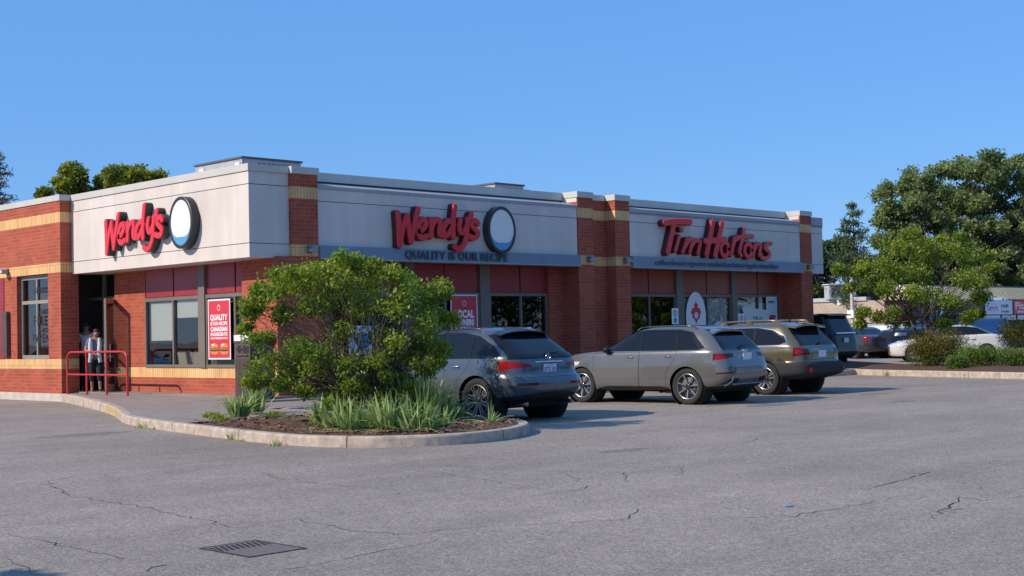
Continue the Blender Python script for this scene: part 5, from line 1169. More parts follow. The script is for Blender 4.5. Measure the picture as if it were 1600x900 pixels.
# ---- simple sedans in the far lot
def sedan(paint, **k):
    d = dict(paint=paint, w=.90, r=.325, arch=.365, axles=(1.35, -1.35), xf=2.3, xr=-2.33, N=130, M=56,
     slices=[(2.0, .22, -2.0, .28, .74, 5, 6), (2.2, .25, -2.2, .32, .86, 4, 6), (2.29, .42, -2.31, .45, .895, 3.8, 6), (2.3, .58, -2.33, .62, .90, 3.6, 6), (2.2, .72, -2.31, .80, .895, 3.6, 6), (1.8, .84, -2.27, .97, .885, 3.8, 6), (1.35, .91, -2.10, 1.02, .87, 4, 6),
      (.95, .97, -1.75, 1.05, .845, 5, 5), (.55, 1.17, -1.42, 1.18, .75, 5, 5), (.20, 1.32, -1.10, 1.32, .66, 5, 5), (-.05, 1.395, -.85, 1.395, .55, 5, 5), (-.2, 1.425, -.65, 1.43, .3, 4, 4)],
     daylight=[(.85, 1.0), (-1.55, 1.06), (-1.05, 1.29), (-.6, 1.345), (-.1, 1.345), (.15, 1.28), (.5, 1.14)], glass=[[(.75, 1.03), (-.1, 1.04), (-.08, 1.33), (.13, 1.26), (.48, 1.13)], [(-.16, 1.04), (-.95, 1.055), (-.85, 1.28), (-.55, 1.325), (-.15, 1.325)], [(-1.02, 1.06), (-1.45, 1.075), (-1.03, 1.25), (-.92, 1.26)]],
     doors=[[(.9, .3), (.9, .98), (-.12, 1.01), (-.12, .3)], [(-.14, .3), (-.14, 1.01), (-1.0, 1.03), (-.85, .7), (-.8, .3)]],
     rearglass=[(-.6, 1.08), (-.48, 1.30), (.48, 1.30), (.6, 1.08)], rgt=.03, windshield=[(-.68, 1.0), (-.55, 1.32), (.55, 1.32), (.68, 1.0)],
     lights=[('tail_light', [(-.92, .80), (-.92, .94), (-.5, .92), (-.5, .84)], 'B', 'lamp_red'), ('tail_light', [(.92, .80), (.92, .94), (.5, .92), (.5, .84)], 'B', 'lamp_red'), ('tail_light', [(-1.95, .88), (-2.4, .80), (-2.4, .95), (-2.0, .95)], 'LR', 'lamp_red'),
      ('headlight', [(-.86, .62), (-.86, .76), (-.45, .70), (-.5, .6)], 'F', 'lamp_clear'), ('headlight', [(.86, .62), (.86, .76), (.45, .70), (.5, .6)], 'F', 'lamp_clear'), ('headlight', [(1.8, .72), (2.4, .60), (2.4, .70), (1.95, .78)], 'LR', 'lamp_clear'), ('grille', [(-.4, .32), (-.4, .62), (.4, .62), (.4, .32)], 'F', 'car_black')],
     wheel=dict(n=5, wi=.02, wo=.03, mat='rim_silver', rim=.66, twin=True), mirror=(.7, .86, .98), mirmat=paint, handles=[(0, .84, .89), (-.85, .86, .885)])
    d.update(k); return d
def at(px, D, y=560):
    d = fwd + r2*((px-800)/FPX) - u2*((y-450)/FPX); return (d.x*D, d.y*D, 0)
lf = math.atan2(-rt.y, -rt.x)   # heading to the left of the picture
build_car('parked_sedan', 'silver sedan behind the hedge, its sunlit front wheel showing left of the bushes', 'car', at(1481, 54), lf+R(-10), sedan('paint_pearl', xf=2.3))
sd_ = build_car('parked_sedan', 'dark grey sedan beside the black suv in the far lot', 'car', at(1338, 62), R(60), sedan('paint_dark_grey'))
wh = build_car('parked_hatchback', 'white hatchback with red tail light, half hidden by the navy pickup', 'car', at(1372, 64, 560), R(64), sedan('paint_white', slices=[(2.0, .22, -1.9, .28, .74, 5, 7), (2.2, .25, -2.0, .32, .86, 4, 7), (2.25, .42, -2.08, .45, .895, 3.8, 7), (2.25, .62, -2.1, .65, .90, 3.6, 7), (2.1, .8, -2.08, .85, .895, 3.6, 7), (1.7, .92, -2.05, 1.0, .885, 3.8, 7), (1.2, .98, -2.0, 1.08, .86, 4.5, 7), (.8, 1.15, -1.9, 1.2, .8, 5, 7), (.4, 1.35, -1.78, 1.38, .7, 5, 7), (.1, 1.46, -1.6, 1.48, .58, 5, 6), (-.1, 1.50, -1.4, 1.52, .3, 4, 4)], xr=-2.1, daylight=None,
    clad=[([(-.95, .2), (-.95, .5), (.95, .5), (.95, .2)], 'B', 'cladding')]))
rear_plate(wh, -2.11, .78)
P_ = dict(paint='paint_navy', w=1.0, r=.42, arch=.47, axles=(1.85, -1.85), xf=2.9, xr=-2.95, N=130, M=56, full=True,
 slices=[(2.7, .42, -2.8, .50, .86, 6, 9), (2.85, .45, -2.92, .55, .97, 5, 10), (2.9, .62, -2.95, .70, 1.0, 5, 10), (2.9, .95, -2.95, 1.0, 1.0, 5, 10), (2.82, 1.15, -2.95, 1.2, .99, 5, 10), (2.6, 1.26, -2.93, 1.30, .97, 5, 10), (1.6, 1.32, -2.2, 1.33, .95, 5, 8), (1.3, 1.36, -1.0, 1.36, .93, 6, 8),
  (.95, 1.6, -.92, 1.6, .86, 7, 8), (.6, 1.8, -.85, 1.8, .80, 7, 8), (.35, 1.9, -.75, 1.9, .72, 6, 7), (.1, 1.94, -.5, 1.94, .4, 4, 4)],
 daylight=[(1.25, 1.38), (-.86, 1.38), (-.8, 1.80), (.35, 1.82), (.62, 1.72)], glass=[[(1.1, 1.41), (.22, 1.41), (.25, 1.79), (.35, 1.79), (.6, 1.69)], [(.16, 1.41), (-.78, 1.41), (-.74, 1.77), (.18, 1.79)]],
 windshield=[(-.78, 1.38), (-.66, 1.84), (.66, 1.84), (.78, 1.38)], lights=[('headlight', [(-.9, 1.0), (-.9, 1.14), (-.66, 1.14), (-.66, 1.0)], 'F', 'steel'), ('headlight', [(.9, 1.0), (.9, 1.14), (.66, 1.14), (.66, 1.0)], 'F', 'steel'), ('grille', [(-.6, .75), (-.6, 1.18), (.6, 1.18), (.6, .75)], 'F', 'car_black')],
 wheel=dict(n=6, wi=.02, wo=.04, mat='rim_silver', rim=.62), mirror=(1.05, .95, 1.4), mirmat='car_black')
build_car('parked_pickup', 'navy blue pickup truck facing left behind the small tree', 'truck', at(1474, 60), lf+R(16), P_)
build_car('parked_sedan', 'blue sedan roof just showing above the hedge in front of the far shops', 'car', at(1590, 66), lf+R(-5), sedan('paint_blue'))
bs = build_car('parked_suv', 'deep blue suv roof showing above the silver sedan near the small tree', 'car', at(1500, 60), lf+R(10), dict(E_, paint='paint_blue', w=.93, mirmat='paint_blue', slices=[(a*.9, b*.88, c*.9, d*.88, e*.93, f, g) for a, b, c, d, e, f, g in E_['slices']], axles=(1.35, -1.35), r=.36, arch=.4, xf=2.34, xr=-2.34, daylight=None, rearglass=None, windshield=None, lights=[], clad=[], mirror=(.85, .88, 1.15)))

# ================================================================== PLANTS
def PD(px, py, D):
    d = fwd + r2*((px-800)/FPX) - u2*((py-450)/FPX); return np.array([d.x*D, d.y*D, 1.5+d.z*D])
cd = np.array([fwd.x, fwd.y, 0]); cd /= np.linalg.norm(cd)
def clumps_px(lst, D, depth, per=1):
    """(px,py,r_px) -> list of (centre, radius) spread through the crown's depth"""
    out = []; 
    xs = [c[0] for c in lst]; cx = (min(xs)+max(xs))/2; hw = (max(xs)-min(xs))/2+1
    for c in lst:
        for k in range(per):
            lim = depth*math.sqrt(max(.05, 1-((c[0]-cx)/hw)**2)); off = rng.uniform(-lim, lim)
            p = PD(c[0]+rng.normal()*c[2]*.25, c[1]+rng.normal()*c[2]*.2, D)+cd*off; out.append((p, c[2]*D/FPX*(1.0 if k == 0 else .9)))
    return out
def leaf_cloud(cl, n_per, flat=.75, shell=.5, hang=.0):
    P = []; V = []
    for c, r_ in cl:
        n = int(n_per) if np.isscalar(n_per) else int(n_per*1)
        d = rng.normal(size=(n, 3)); d /= np.linalg.norm(d, axis=1)[:, None]
        rad = rng.random(n)**(shell)
        q = d*rad[:, None]*r_*(1+.35*np.sin(d[:, [0]]*5+c[0]*3)*np.cos(d[:, [2]]*4+c[1])); q[:, 2] *= flat
        P.append(c+q); V.append(np.full(n, rng.uniform(.2, .8)) + d[:, 2]*.12)  # upper leaves of each clump lean lighter: light from above put into colour
    return np.concatenate(P), np.concatenate(V)
def branch(mb, a, b, r0, r1, mat, bend=.15, n=6, sides=6):
    a, b = np.array(a, float), np.array(b, float); L_ = np.linalg.norm(b-a); o = rng.normal(size=3)*L_*bend*.5; o[2] = abs(o[2])*.6
    pts = [a+(b-a)*t+o*math.sin(math.pi*t)+rng.normal(size=3)*L_*.012*(0 < t < 1) for t in np.linspace(0, 1, n)]
    mb.tube(pts, [r0+(r1-r0)*t for t in np.linspace(0, 1, n)], mat, n=sides, cap=False); return pts
def sub_loc(P, loc): return P-np.array(loc)
def woody(name, label, cat, base, cl, leafm, nleaf, size, bark='bark', r0=.12, stems=1, group=None, flat=.75, asp=.6, twigs=3, lean=None, fork=.4, shell=.5):
    t_ = thing(name, label, cat, tuple(base), 0, group); base = np.array(base, float)
    P, V = leaf_cloud(cl, nleaf/len(cl), flat, shell)
    leaves('crown', sub_loc(P, base), size, leafm, t_, asp=asp, var=V)
    C_ = np.array([c for c, _ in cl]); cen = C_.mean(0); m = MB(); forks = []
    for s_ in range(stems):
        a = base + np.array([rng.normal(), rng.normal(), 0])*r0*(1.6 if stems > 1 else 0)
        tgt = base + (cen-base)*fork + (rng.normal(size=3)*np.array([1, 1, .2])*np.linalg.norm(cen-base)*.16 if stems > 1 else 0)
        pts = branch(m, sub_loc(a, base), sub_loc(tgt, base), r0, r0*.7, bark, .12, 7, 8); forks.append((tgt, r0*.7))
    m.build('trunk', t_)
    m = MB()
    for c, r_ in cl:
        f_, rf_ = forks[int(np.argmin([np.linalg.norm(c-f[0]) for f in forks]))] if rng.random() > .3 else forks[rng.integers(len(forks))]
        pts = branch(m, sub_loc(f_, base), sub_loc(c, base), rf_*.45, rf_*.14, bark, .2, 6, 5)
        for _ in range(twigs):
            k = rng.integers(2, 6); e_ = np.array(pts[k]) + rng.normal(size=3)*r_*.7; branch(m, pts[k], e_, rf_*.13, rf_*.05, bark, .2, 4, 4)
    m.build('limbs', t_); return t_
# --- the big shrub on the island
SH = [(545,428,30),(500,432,28),(590,440,28),(640,450,28),(688,455,20),(455,452,28),(415,455,20),(398,478,24),(384,488,16),(432,490,22),(500,475,32),(560,478,34),(620,480,30),(670,498,26),(698,500,18),(466,545,24),(418,568,26),(402,600,18),(430,604,16),
      (525,525,30),(492,570,28),(545,570,26),(525,602,22),(585,530,24),(622,532,24),(662,540,26),(692,545,18),(662,580,20),(646,600,14),(480,612,15),(575,600,24),(610,585,18),(405,530,20),(380,515,12),(660,470,24),(530,455,28),(470,480,24),(455,600,14),(555,635,22),(600,625,18),(450,580,22),(470,560,24),(510,550,26),(575,565,24),(600,560,20),(560,600,24),(500,590,22),(640,560,22),(682,565,18),(622,600,18),(425,430,16),(455,440,20),(405,455,16),(470,428,20),(560,412,20),(520,420,18),(620,432,20),(590,420,16),(545,408,14),(600,565,18),(660,520,22),(640,625,12),(520,625,18)]
shb = PD(565, 652, 20.6); shb[2] = .2
cl = clumps_px(SH, 20.9, 1.15, 3)
woody('shrub', 'large multi-stemmed green shrub spreading over the kerbed planting island', 'shrub', shb, cl, 'leaf_shrub', 40000, .062, r0=.030, stems=5, twigs=4, asp=.62, fork=.38, shell=.42)
# --- iris clumps
def iris(px, py, n, h, spread, label, tilt=.35, dead=.06):
    h *= 1.14; tilt *= 1.2; n = int(n*1.2)
    gx, gy = G(px, py); k = (1.5-.17)/1.5; gx, gy = gx*k, gy*k
    t_ = thing('iris_clump', label, 'plant', (gx, gy, .16), 0, 'sword-leaved clumps on the planting island'); V = []; F = []; var = []
    for i in range(n):
        a = random.uniform(0, 6.283); rr = spread*math.sqrt(random.random()); x0, y0 = rr*math.cos(a), rr*math.sin(a); fan = random.uniform(0, 6.283) if random.random() < .4 else a
        L_ = h*random.uniform(.5, 1.12); tl = random.uniform(.02, tilt)*(1 if random.random() < .75 else 2.2); wd = random.uniform(.011, .024); ph = random.uniform(0, 3.14); droop = random.uniform(0, 1)**3*1.3
        dead_ = random.random() < dead
        if dead_: tl = 1.3; L_ *= .6; droop = .6
        b = len(V); K = 6
        for j in range(K+1):
            t = j/K; an = tl + droop*t*t; r_ = L_*(t*math.sin(tl)+ .5*droop*t**2.4); z = L_*(t*math.cos(tl) - .42*droop*t**2.6)
            cx, cy = x0+math.cos(fan)*r_, y0+math.sin(fan)*r_; w_ = wd*(1-t**2.2)*(.7+.6*min(1, t*3))+.001
            sx, sy = math.cos(ph)*w_, math.sin(ph)*w_
            V += [(cx-sx, cy-sy, max(.01, z)), (cx, cy, max(.015, z+.004)), (cx+sx, cy+sy, max(.01, z))]
        for j in range(K):
            for q in (0, 1): F.append((b+j*3+q, b+j*3+q+1, b+j*3+q+4, b+j*3+q+3))
        var += [1.0 if dead_ else random.uniform(0, .78)]*(2*K)
    me = bpy.data.meshes.new('leaves'); me.from_pydata(V, [], F); at_ = me.attributes.new('leafvar', 'FLOAT', 'FACE'); at_.data.foreach_set('value', var); me.materials.append(MATS['leaf_iris'])
    link_mesh('leaves', me, t_)
iris(372, 652, 80, .40, .16, 'sword-leaved clump at the far left end of the planting island')
iris(398, 645, 90, .48, .16, 'sword-leaved clump just right of the leftmost one, under the drooping branch')
iris(520, 668, 150, .46, .24, 'broad low sword-leaved clump at the front left of the shrub trunk', .6)
iris(556, 672, 130, .40, .22, 'dark green drooping sword-leaved clump in front of the shrub trunk', .7)
iris(540, 655, 110, .56, .18, 'upright sword-leaved clump behind the front left clumps')
iris(612, 672, 150, .50, .22, 'sword-leaved clump in the middle of the kerb edge with dry straw leaves', .5, .3)
iris(625, 655, 150, .72, .20, 'tallest pale sword-leaved clump right of the shrub trunk', .3)
iris(660, 660, 150, .68, .20, 'tall dense sword-leaved clump right of the tallest one', .35)
iris(650, 672, 90, .42, .2, 'low sword-leaved clump spilling toward the kerb below the tall clumps', .6, .12)
iris(684, 657, 110, .50, .18, 'sword-leaved clump beside the door of the steel blue car', .5)
iris(706, 657, 40, .42, .14, 'loose sword-leaved clump reaching toward the dark wheel', .8)
iris(692, 668, 45, .30, .12, 'small sword-leaved clump at the kerb below the loose one', .3)
iris(765, 661, 16, .30, .05, 'single small tuft near the tip of the planting island', .6)
iris(675, 672, 26, .22, .08, 'tiny sword-leaved tuft on the mulch close to the kerb')
# creeping ground cover + kerb weeds
gc = [(np.array([*G(x, y), 0])*np.array([.9, .9, 1])+np.array([0, 0, .18]), .16) for x, y in ((340, 655), (352, 660), (420, 655), (430, 652), (330, 652))]
P_l, V_l = leaf_cloud(gc, 260, .35); tg = leaves('ground_cover', P_l, .05, 'leaf_shrub', None, var=V_l); tag(tg, 'low creeping green leaves at the left end of the mulch', 'ground cover', kind='stuff')
def weed(px, py, n, h, label, m_='leaf_iris'):
    gx, gy = G(px, py); t_ = thing('weed', label, 'weed', (gx, gy, 0), 0, 'weeds in the kerb joint'); V = []; F = []
    for i in range(n):
        a = random.uniform(0, 6.28); L_ = h*random.uniform(.4, 1); tl = random.uniform(.1, .9); w_ = .005; x0, y0 = random.gauss(0, .05), random.gauss(0, .03); b = len(V)
        for j in range(4):
            t = j/3; r_ = L_*t*math.sin(tl)*(.6+.5*t); z = L_*t*math.cos(tl*t); ww = w_*(1-t)+.0008; V += [(x0+math.cos(a)*r_-ww, y0+math.sin(a)*r_+ww, z), (x0+math.cos(a)*r_+ww, y0+math.sin(a)*r_-ww, z)]
        for j in range(3): F.append((b+j*2, b+j*2+1, b+j*2+3, b+j*2+2))
    me = bpy.data.meshes.new('blades'); me.from_pydata(V, [], F); at_ = me.attributes.new('leafvar', 'FLOAT', 'FACE'); at_.data.foreach_set('value', [random.uniform(.1, 1) for _ in F]); me.materials.append(MATS[m_]); link_mesh('blades', me, t_)
weed(222, 669, 27, 0.14300000000000002, 'green weed tuft at the corner where the kerb turns'); weed(240, 671, 18, 0.065, 'brown weed tuft just right of the kerb corner'); weed(360, 687, 20, 0.156, 'thin weed tuft against the kerb left of the joint')
weed(432, 697, 36, 0.13, 'straw coloured weed tuft against the kerb near the joint'); weed(375, 690, 25, .06, 'flat rusty weed patch at the foot of the kerb'); weed(1386, 588, 40, .2, 'weed at the foot of the far kerb, left one'); weed(1508, 590, 40, .2, 'weed at the foot of the far kerb, right one')
# --- hedge shrubs on the far island
def hedge(label, px, py, rx, rz, D, mat, n):
    c = PD(px, py, D); base = (c[0], c[1], .2); t_ = thing('hedge_shrub', label, 'shrub', base, 0, 'clipped shrubs on the far island'); X = rx*D/FPX; Z = rz*D/FPX
    cl = [(c+np.array([rt.x, rt.y, 0])*X*.55*math.cos(a)+cd*X*.45*math.sin(a)+np.array([0, 0, Z*.3*b]), X*.55) for a in np.linspace(0, 6.28, 8)[:-1] for b in (-1.3, .4, 1.1)]
    P, V = leaf_cloud(cl, 1.5*n/len(cl), Z/X*1.1, .3); P[:, 2] = np.maximum(P[:, 2], .17)
    leaves('foliage', sub_loc(P, base), .048, mat, t_, var=V, asp=.5)
    m = MB()
    for a in range(6): branch(m, (0, 0, 0), (rng.normal()*X*.5, rng.normal()*X*.5, Z*1.3), .02, .006, 'bark')
    m.build('stems', t_)
hedge('reddish green rounded shrub on the far island under the small tree', 1464, 545, 46, 33, 40.5, 'leaf_hedge_brown', 12500)
hedge('dense green low shrub right of the reddish one on the far island', 1528, 559, 34, 21, 39.5, 'leaf_hedge', 8000)
hedge('small green shrub in front of the reddish one at the kerb', 1496, 567, 18, 14, 38.5, 'leaf_hedge', 2500)
hedge('dense green low shrub at the right edge of the picture', 1584, 561, 30, 20, 39, 'leaf_hedge', 5500)
hedge('taller yellow-green rounded shrub behind the low ones at the right edge', 1596, 522, 34, 28, 41, 'leaf_hedge_brown', 8500)
# --- small tree on the far island
ST = [(1400,385,22),(1440,382,22),(1480,392,20),(1520,402,18),(1362,412,20),(1340,425,13),(1312,420,10),(1395,418,24),(1440,428,24),(1490,435,24),(1526,446,16),(1370,448,18),(1402,462,22),(1440,468,22),(1482,474,18),(1520,468,16),(1388,494,14),(1350,490,11),(1360,506,9),(1420,500,16),(1465,505,12),(1500,500,15),(1532,490,9),(1545,420,8),(1455,405,18),(1335,450,9),(1420,370,12),(1470,375,12)]
b0 = PD(1450, 575, 41.5); b0[2] = .2
woody('small_tree', 'small multi-stemmed yellow-green tree on the far island', 'tree', b0, clumps_px(ST, 41.5, 1.7, 3), 'leaf_small_tree', 30000, .085, r0=.055, stems=4, twigs=3, fork=.5, shell=.45)
# --- far trees
def grid_clumps(px0, px1, top, bot, r, jit=.3):
    out = []; x = px0
    while x <= px1:
        t0 = np.interp(x, [p[0] for p in top], [p[1] for p in top]); y = t0+r*.7
        while y < bot: out.append((x+rng.normal()*r*jit, y+rng.normal()*r*jit, r*rng.uniform(.8, 1.15))); y += r*1.15
        x += r*1.15
    return out
top = [(1365, 330), (1375, 300), (1400, 285), (1440, 262), (1480, 250), (1520, 238), (1560, 248), (1600, 238), (1640, 250), (1700, 300)]
b0 = PD(1530, 500, 110); b0[2] = 0
woody('poplar_tree', 'huge dark green poplar tree rising behind the shops at the right', 'tree', b0, clumps_px(grid_clumps(1376, 1690, top, 460, 15), 110, 4.5, 2), 'leaf_poplar', 110000, .27, 'bark', .13, 2, twigs=0, asp=.75, fork=.45, shell=.4)
top = [(1275, 395), (1290, 375), (1310, 385), (1345, 400), (1380, 395), (1420, 410), (1500, 420)]
for i, (px, dx, lab) in enumerate(((1292, 24, 'dark dense tree just past the right end of the restaurant'), (1345, 30, 'dark tree behind the rooftop air conditioner of the shops'), (1420, 45, 'dark tree hidden mostly behind the small tree'))):
    b0 = PD(px, 500, 98+i*3); b0[2] = 0
    woody('dark_tree', lab, 'tree', b0, clumps_px(grid_clumps(px-dx, px+dx, top, 480, 15), 98+i*3, 3, 1), 'leaf_dark', 9000, .30, 'bark', .3, 1, 'trees behind the shops', twigs=1, asp=.7, shell=.4)
def conifer(label, px, pytop, pybot, wpx, D, mat, tiers, dens, size, sparse=0, name='pine_tree'):
    topp = PD(px, pytop, D); base = np.array([topp[0], topp[1], 0.]); t_ = thing(name, label, 'tree', tuple(base)); H = topp[2]; z0 = PD(px, pybot, D)[2]; Wd = wpx*D/FPX
    m = MB(); m.tube([(0, 0, 0), (.05, 0, H*.5), (0, 0, H)], [H*.016, H*.010, .02], 'bark'); m.build('trunk', t_); m = MB(); P = []
    for i in range(tiers):
        t = i/(tiers-1); z = z0+(H-z0)*t*.97; L_ = Wd*(1-t)**.8*rng.uniform(.7, 1.1)+.15*Wd
        for k in range(5):
            a = rng.uniform(0, 6.28); e_ = np.array([math.cos(a)*L_, math.sin(a)*L_, L_*rng.uniform(-.05, .28)]) ; m.tube([(0, 0, z), tuple(np.array([0, 0, z])+e_*.5+np.array([0, 0, -.03*L_])), tuple(np.array([0, 0, z])+e_)], [.05, .035, .012], 'bark', n=4)
            n = int(dens*L_/Wd)+6; s_ = rng.random(n)**.6; q = np.array([0, 0, z])+e_*s_[:, None]+rng.normal(size=(n, 3))*L_*np.array([.13, .13, .045]); P.append(q)
    m.build('limbs', t_); P = np.concatenate(P); leaves('crown', P, size, mat, t_, asp=.22)
conifer('feathery pine tree behind the right end of the restaurant', 1332, 318, 470, 46, 88, 'leaf_pine', 12, 75, .36)
conifer('sparse grey spruce at the left edge behind the restaurant roof', -4, 236, 420, 46, 62, 'leaf_bare', 24, 16, .26, name='spruce_tree')
top = [(55, 302), (75, 292), (90, 270), (115, 256), (135, 268), (160, 258), (185, 262), (205, 258), (230, 274), (255, 272), (262, 290)]
for a, b, lab in ((60, 140, 'yellow-green tree behind the roof, left one of the pair'), (148, 262, 'yellow-green tree behind the roof, right one of the pair')):
    b0 = PD((a+b)/2, 400, 62); b0[2] = 0
    woody('leafy_tree', lab, 'tree', b0, clumps_px(grid_clumps(a+8, b-6, top, 340, 13), 62, 2, 1), 'leaf_back', 13000, .17, 'bark', .25, 1, 'trees behind the roof', twigs=1, asp=.7, shell=.4)
# --- trees across the lot (seen mirrored in the windows) and the one that shades the lower left corner
for i, (x, y, h) in enumerate(((40, -15, 12), (50, -20, 14), (60, -17, 13), (71, -20, 14), (83, -22, 14), (30, -22, 12), (97, -22, 14), (-46, 40, 10), (-50, 53, 10))):
    cl_ = [(np.array([x+rng.normal()*2.4, y+rng.normal()*2.4, h*rng.uniform(.12, .95)]), 2.3) for _ in range(26)]
    woody('street_tree', ['round tree across the lot', 'tall tree across the lot', 'broad tree across the lot', 'bushy tree across the lot', 'far tree across the lot', 'near tree across the lot', 'last tree across the lot', 'tree across the road at the left', 'second tree across the road at the left'][i]+', outside the frame', 'tree', (x, y, 0), cl_, 'leaf_dark', 7000, .38, 'bark', .3, 1, 'trees across the lot', twigs=0)
hs = thing('brick_house', 'brick house with a dark gabled roof across the lot, outside the frame', 'house', (58, -34, 0)); m = MB(); m.box(-7, 7, -4, 4, 0, 5, 'house_brick'); m.build('wall', hs)
m = MB(); m.prism([(-8, 5), (8, 5), (0, 9)], -4.6, 4.6, 'roof_shingle', axis='y'); m.build('roof', hs); m = MB(); m.box(-2, 0, 4.0, 4.06, 1, 2.4, 'white'); m.build('window', hs)
px_, py_ = G(150, 893); lx, ly = px_-7.0, py_+2.6
cl_ = [(np.array([lx+x, ly+y, z]), r_) for x, y, z, r_ in ((0, 0, 4.2, .28), (-1.2, .3, 4.6, .5), (.9, -.15, 4.1, .2), (-.5, -.5, 4.3, .35), (-2.2, 0, 4.8, .7), (-1.6, -.9, 4.4, .6), (-2.8, .6, 5.4, .8), (-2.4, -1.3, 4.8, .7))]
woody('overhanging_tree', 'tree left of the frame whose branch tips shade the lower left corner', 'tree', (lx-3.2, ly+.8, 0), cl_, 'leaf_poplar', 3200, .10, 'bark', .16, 1, twigs=2)
build_car('parked_sedan', 'dark sedan outside the left edge whose shadow falls on the brick wall', 'car', (13.35, 38.9, 0), R(-92), dict(sedan('paint_dark_grey', N=90, M=40), doors=[], lights=[]))

# ================================================================== FAR SHOPS
pz = thing('shops_building', 'low beige block shop building with ribbed metal canopy in the background right', 'building', (77, 43, 0))
def zb(mb, x0, x1, y0, y1, z0, z1, mat): mb.box(x0-77, x1-77, y0-43, y1-43, z0, z1, mat)
m = MB(); zb(m, 77, 77.4, 43.0, 60, 0, 3.05, 'block_beige'); zb(m, 77, 135, 43.0, 43.3, 0, 3.0, 'plaza_dark'); zb(m, 77.4, 135, 43.3, 60, 2.8, 3.0, 'gravel_roof'); m.build('wall', pz)
m = MB(); zb(m, 76.9, 77.5, 44.6, 60, 3.05, 3.30, 'hvac'); m.build('coping', pz)
m = MB()   # ribbed mansard canopy along the front, its end returning on the side
for i in range(130):
    x = 76.2+i*.45; m.add([(x-77, 41.4-43, 3.05), (x+.26-77, 41.4-43, 3.05), (x+.26-77, 42.9-43, 3.95), (x-77, 42.9-43, 3.95)], [(0, 1, 2, 3)], 'metal_roof_lit'); m.add([(x+.26-77, 41.45-43, 3.03), (x+.45-77, 41.45-43, 3.03), (x+.45-77, 42.95-43, 3.93), (x+.26-77, 42.95-43, 3.93)], [(0, 1, 2, 3)], 'metal_roof_shade')
for i in range(4):
    y = 41.4+i*.45; m.add([(75.9-77, y-43, 3.0), (75.9-77, y+.26-43, 3.0), (77.2-77, y+.26-43, 3.95), (77.2-77, y-43, 3.95)], [(0, 1, 2, 3)], 'metal_roof_lit'); m.add([(75.95-77, y+.26-43, 2.98), (75.95-77, y+.45-43, 2.98), (77.25-77, y+.45-43, 3.93), (77.25-77, y+.26-43, 3.93)], [(0, 1, 2, 3)], 'metal_roof_shade')
zb(m, 76.0, 135, 42.9, 43.6, 3.9, 4.02, 'hvac_dark'); m.build('canopy', pz)
m = MB(); zb(m, 76.3, 135, 41.5, 43.0, 1.98, 3.0, 'plaza_maroon'); m.build('sign_band', pz)
m = MB()
for i in range(9): zb(m, 79+i*6, 79.3+i*6, 41.6, 41.9, 0, 1.98, 'plaza_maroon')
m.build('canopy_post', pz)
for i in range(12):
    m = MB(); zb(m, 84.6+i*2.4, 86.7+i*2.4, 41.48, 41.52, 1.62, 1.96, 'awning'); m.build('valance', pz)
def shop_sign(label, x, w_, back, txts):
    s_ = thing('shop_sign', label, 'sign', (x, 41.46, 2.5)); m = MB(); m.box(-w_/2, w_/2, -.04, 0, -.48, .48, back); m.build('board', s_); m = MB()
    for t, sz, dx, dz, mat, wd in txts: m = MB(); merge_text(m, t, sz, (dx, -.045, dz), (1, 0, 0), mat, .01, wd); m.build('letters', s_)
def atx(px, y): d = fwd + r2*((px-800)/FPX) - u2*((470-450)/FPX); return d.x*y/d.y
xa, xb, xc, xd = atx(1540, 41.4), atx(1582, 41.4), atx(1584, 41.4), atx(1612, 41.4)
shop_sign('pale blue shop sign reading Terry\'s with smaller panel beside it', (xa+xb)/2, xb-xa, 'plate', [("Terry's", .55, -(xb-xa)*.26, -.05, 'poster_red', (xb-xa)*.42), ('HAIR', .3, (xb-xa)*.22, .08, 'plaza_maroon', (xb-xa)*.28), ('STYLING', .18, (xb-xa)*.22, -.3, 'sign_navy', (xb-xa)*.3)])
shop_sign('red and white shop sign reading Pita at the right edge', (xc+xd)/2, xd-xc, 'poster_red', [('Pita', .7, -.3, .08, 'poster_white', (xd-xc)*.6), ('PIT', .2, -.3, -.34, 'poster_white', (xd-xc)*.4)])
xe, xf_ = atx(1452, 41.4), atx(1474, 41.4)
shop_sign('small white and red sign glimpsed through the small tree', (xe+xf_)/2, xf_-xe, 'poster_white', [('SALE', .4, 0, 0, 'poster_red', (xf_-xe)*.7)])
ac = thing('air_conditioner', 'pale boxy air conditioner on the roof of the far shops', 'air conditioner', tuple(PD(1313, 465, 88)-np.array([0, 0, .05]))); ac.location.z = 3.2; ac.rotation_euler = (0, 0, R(-40))
m = MB(); m.box(-.9, .9, -.5, .5, 0, .95, 'hvac'); m.build('housing', ac, bevel=.02); m = MB(); m.box(-.75, .3, -.52, -.505, .12, .85, 'hvac_dark'); m.build('grille', ac); m = MB(); m.box(-1.0, 1.0, -.6, .6, .95, 1.0, 'white'); m.build('lid', ac)
fp = thing('flood_light', 'white twin flood light on a bracket on the beige shop wall', 'light', tuple(PD(1309, 476, 84))); m = MB(); m.tube([(0, 0, .25), (-.2, -.2, .1)], .03, 'white'); m.lathe([(.001, -.1), (.12, -.08), (.14, .1), (.001, .1)], 'white', c=(-.3, -.3, 0), n=12); m.build('lamp', fp)
po = thing('utility_pole', 'thin pale pole standing at the corner of the far shops', 'pole', tuple(PD(1334, 560, 72))); po.location.z = 0; m = MB(); m.tube([(0, 0, 0), (0, 0, 4.5)], .09, 'foundation'); m.build('shaft', po); m = MB(); m.box(-.2, .2, -.2, .2, 1.9, 2.3, 'white'); m.build('junction_box', po)

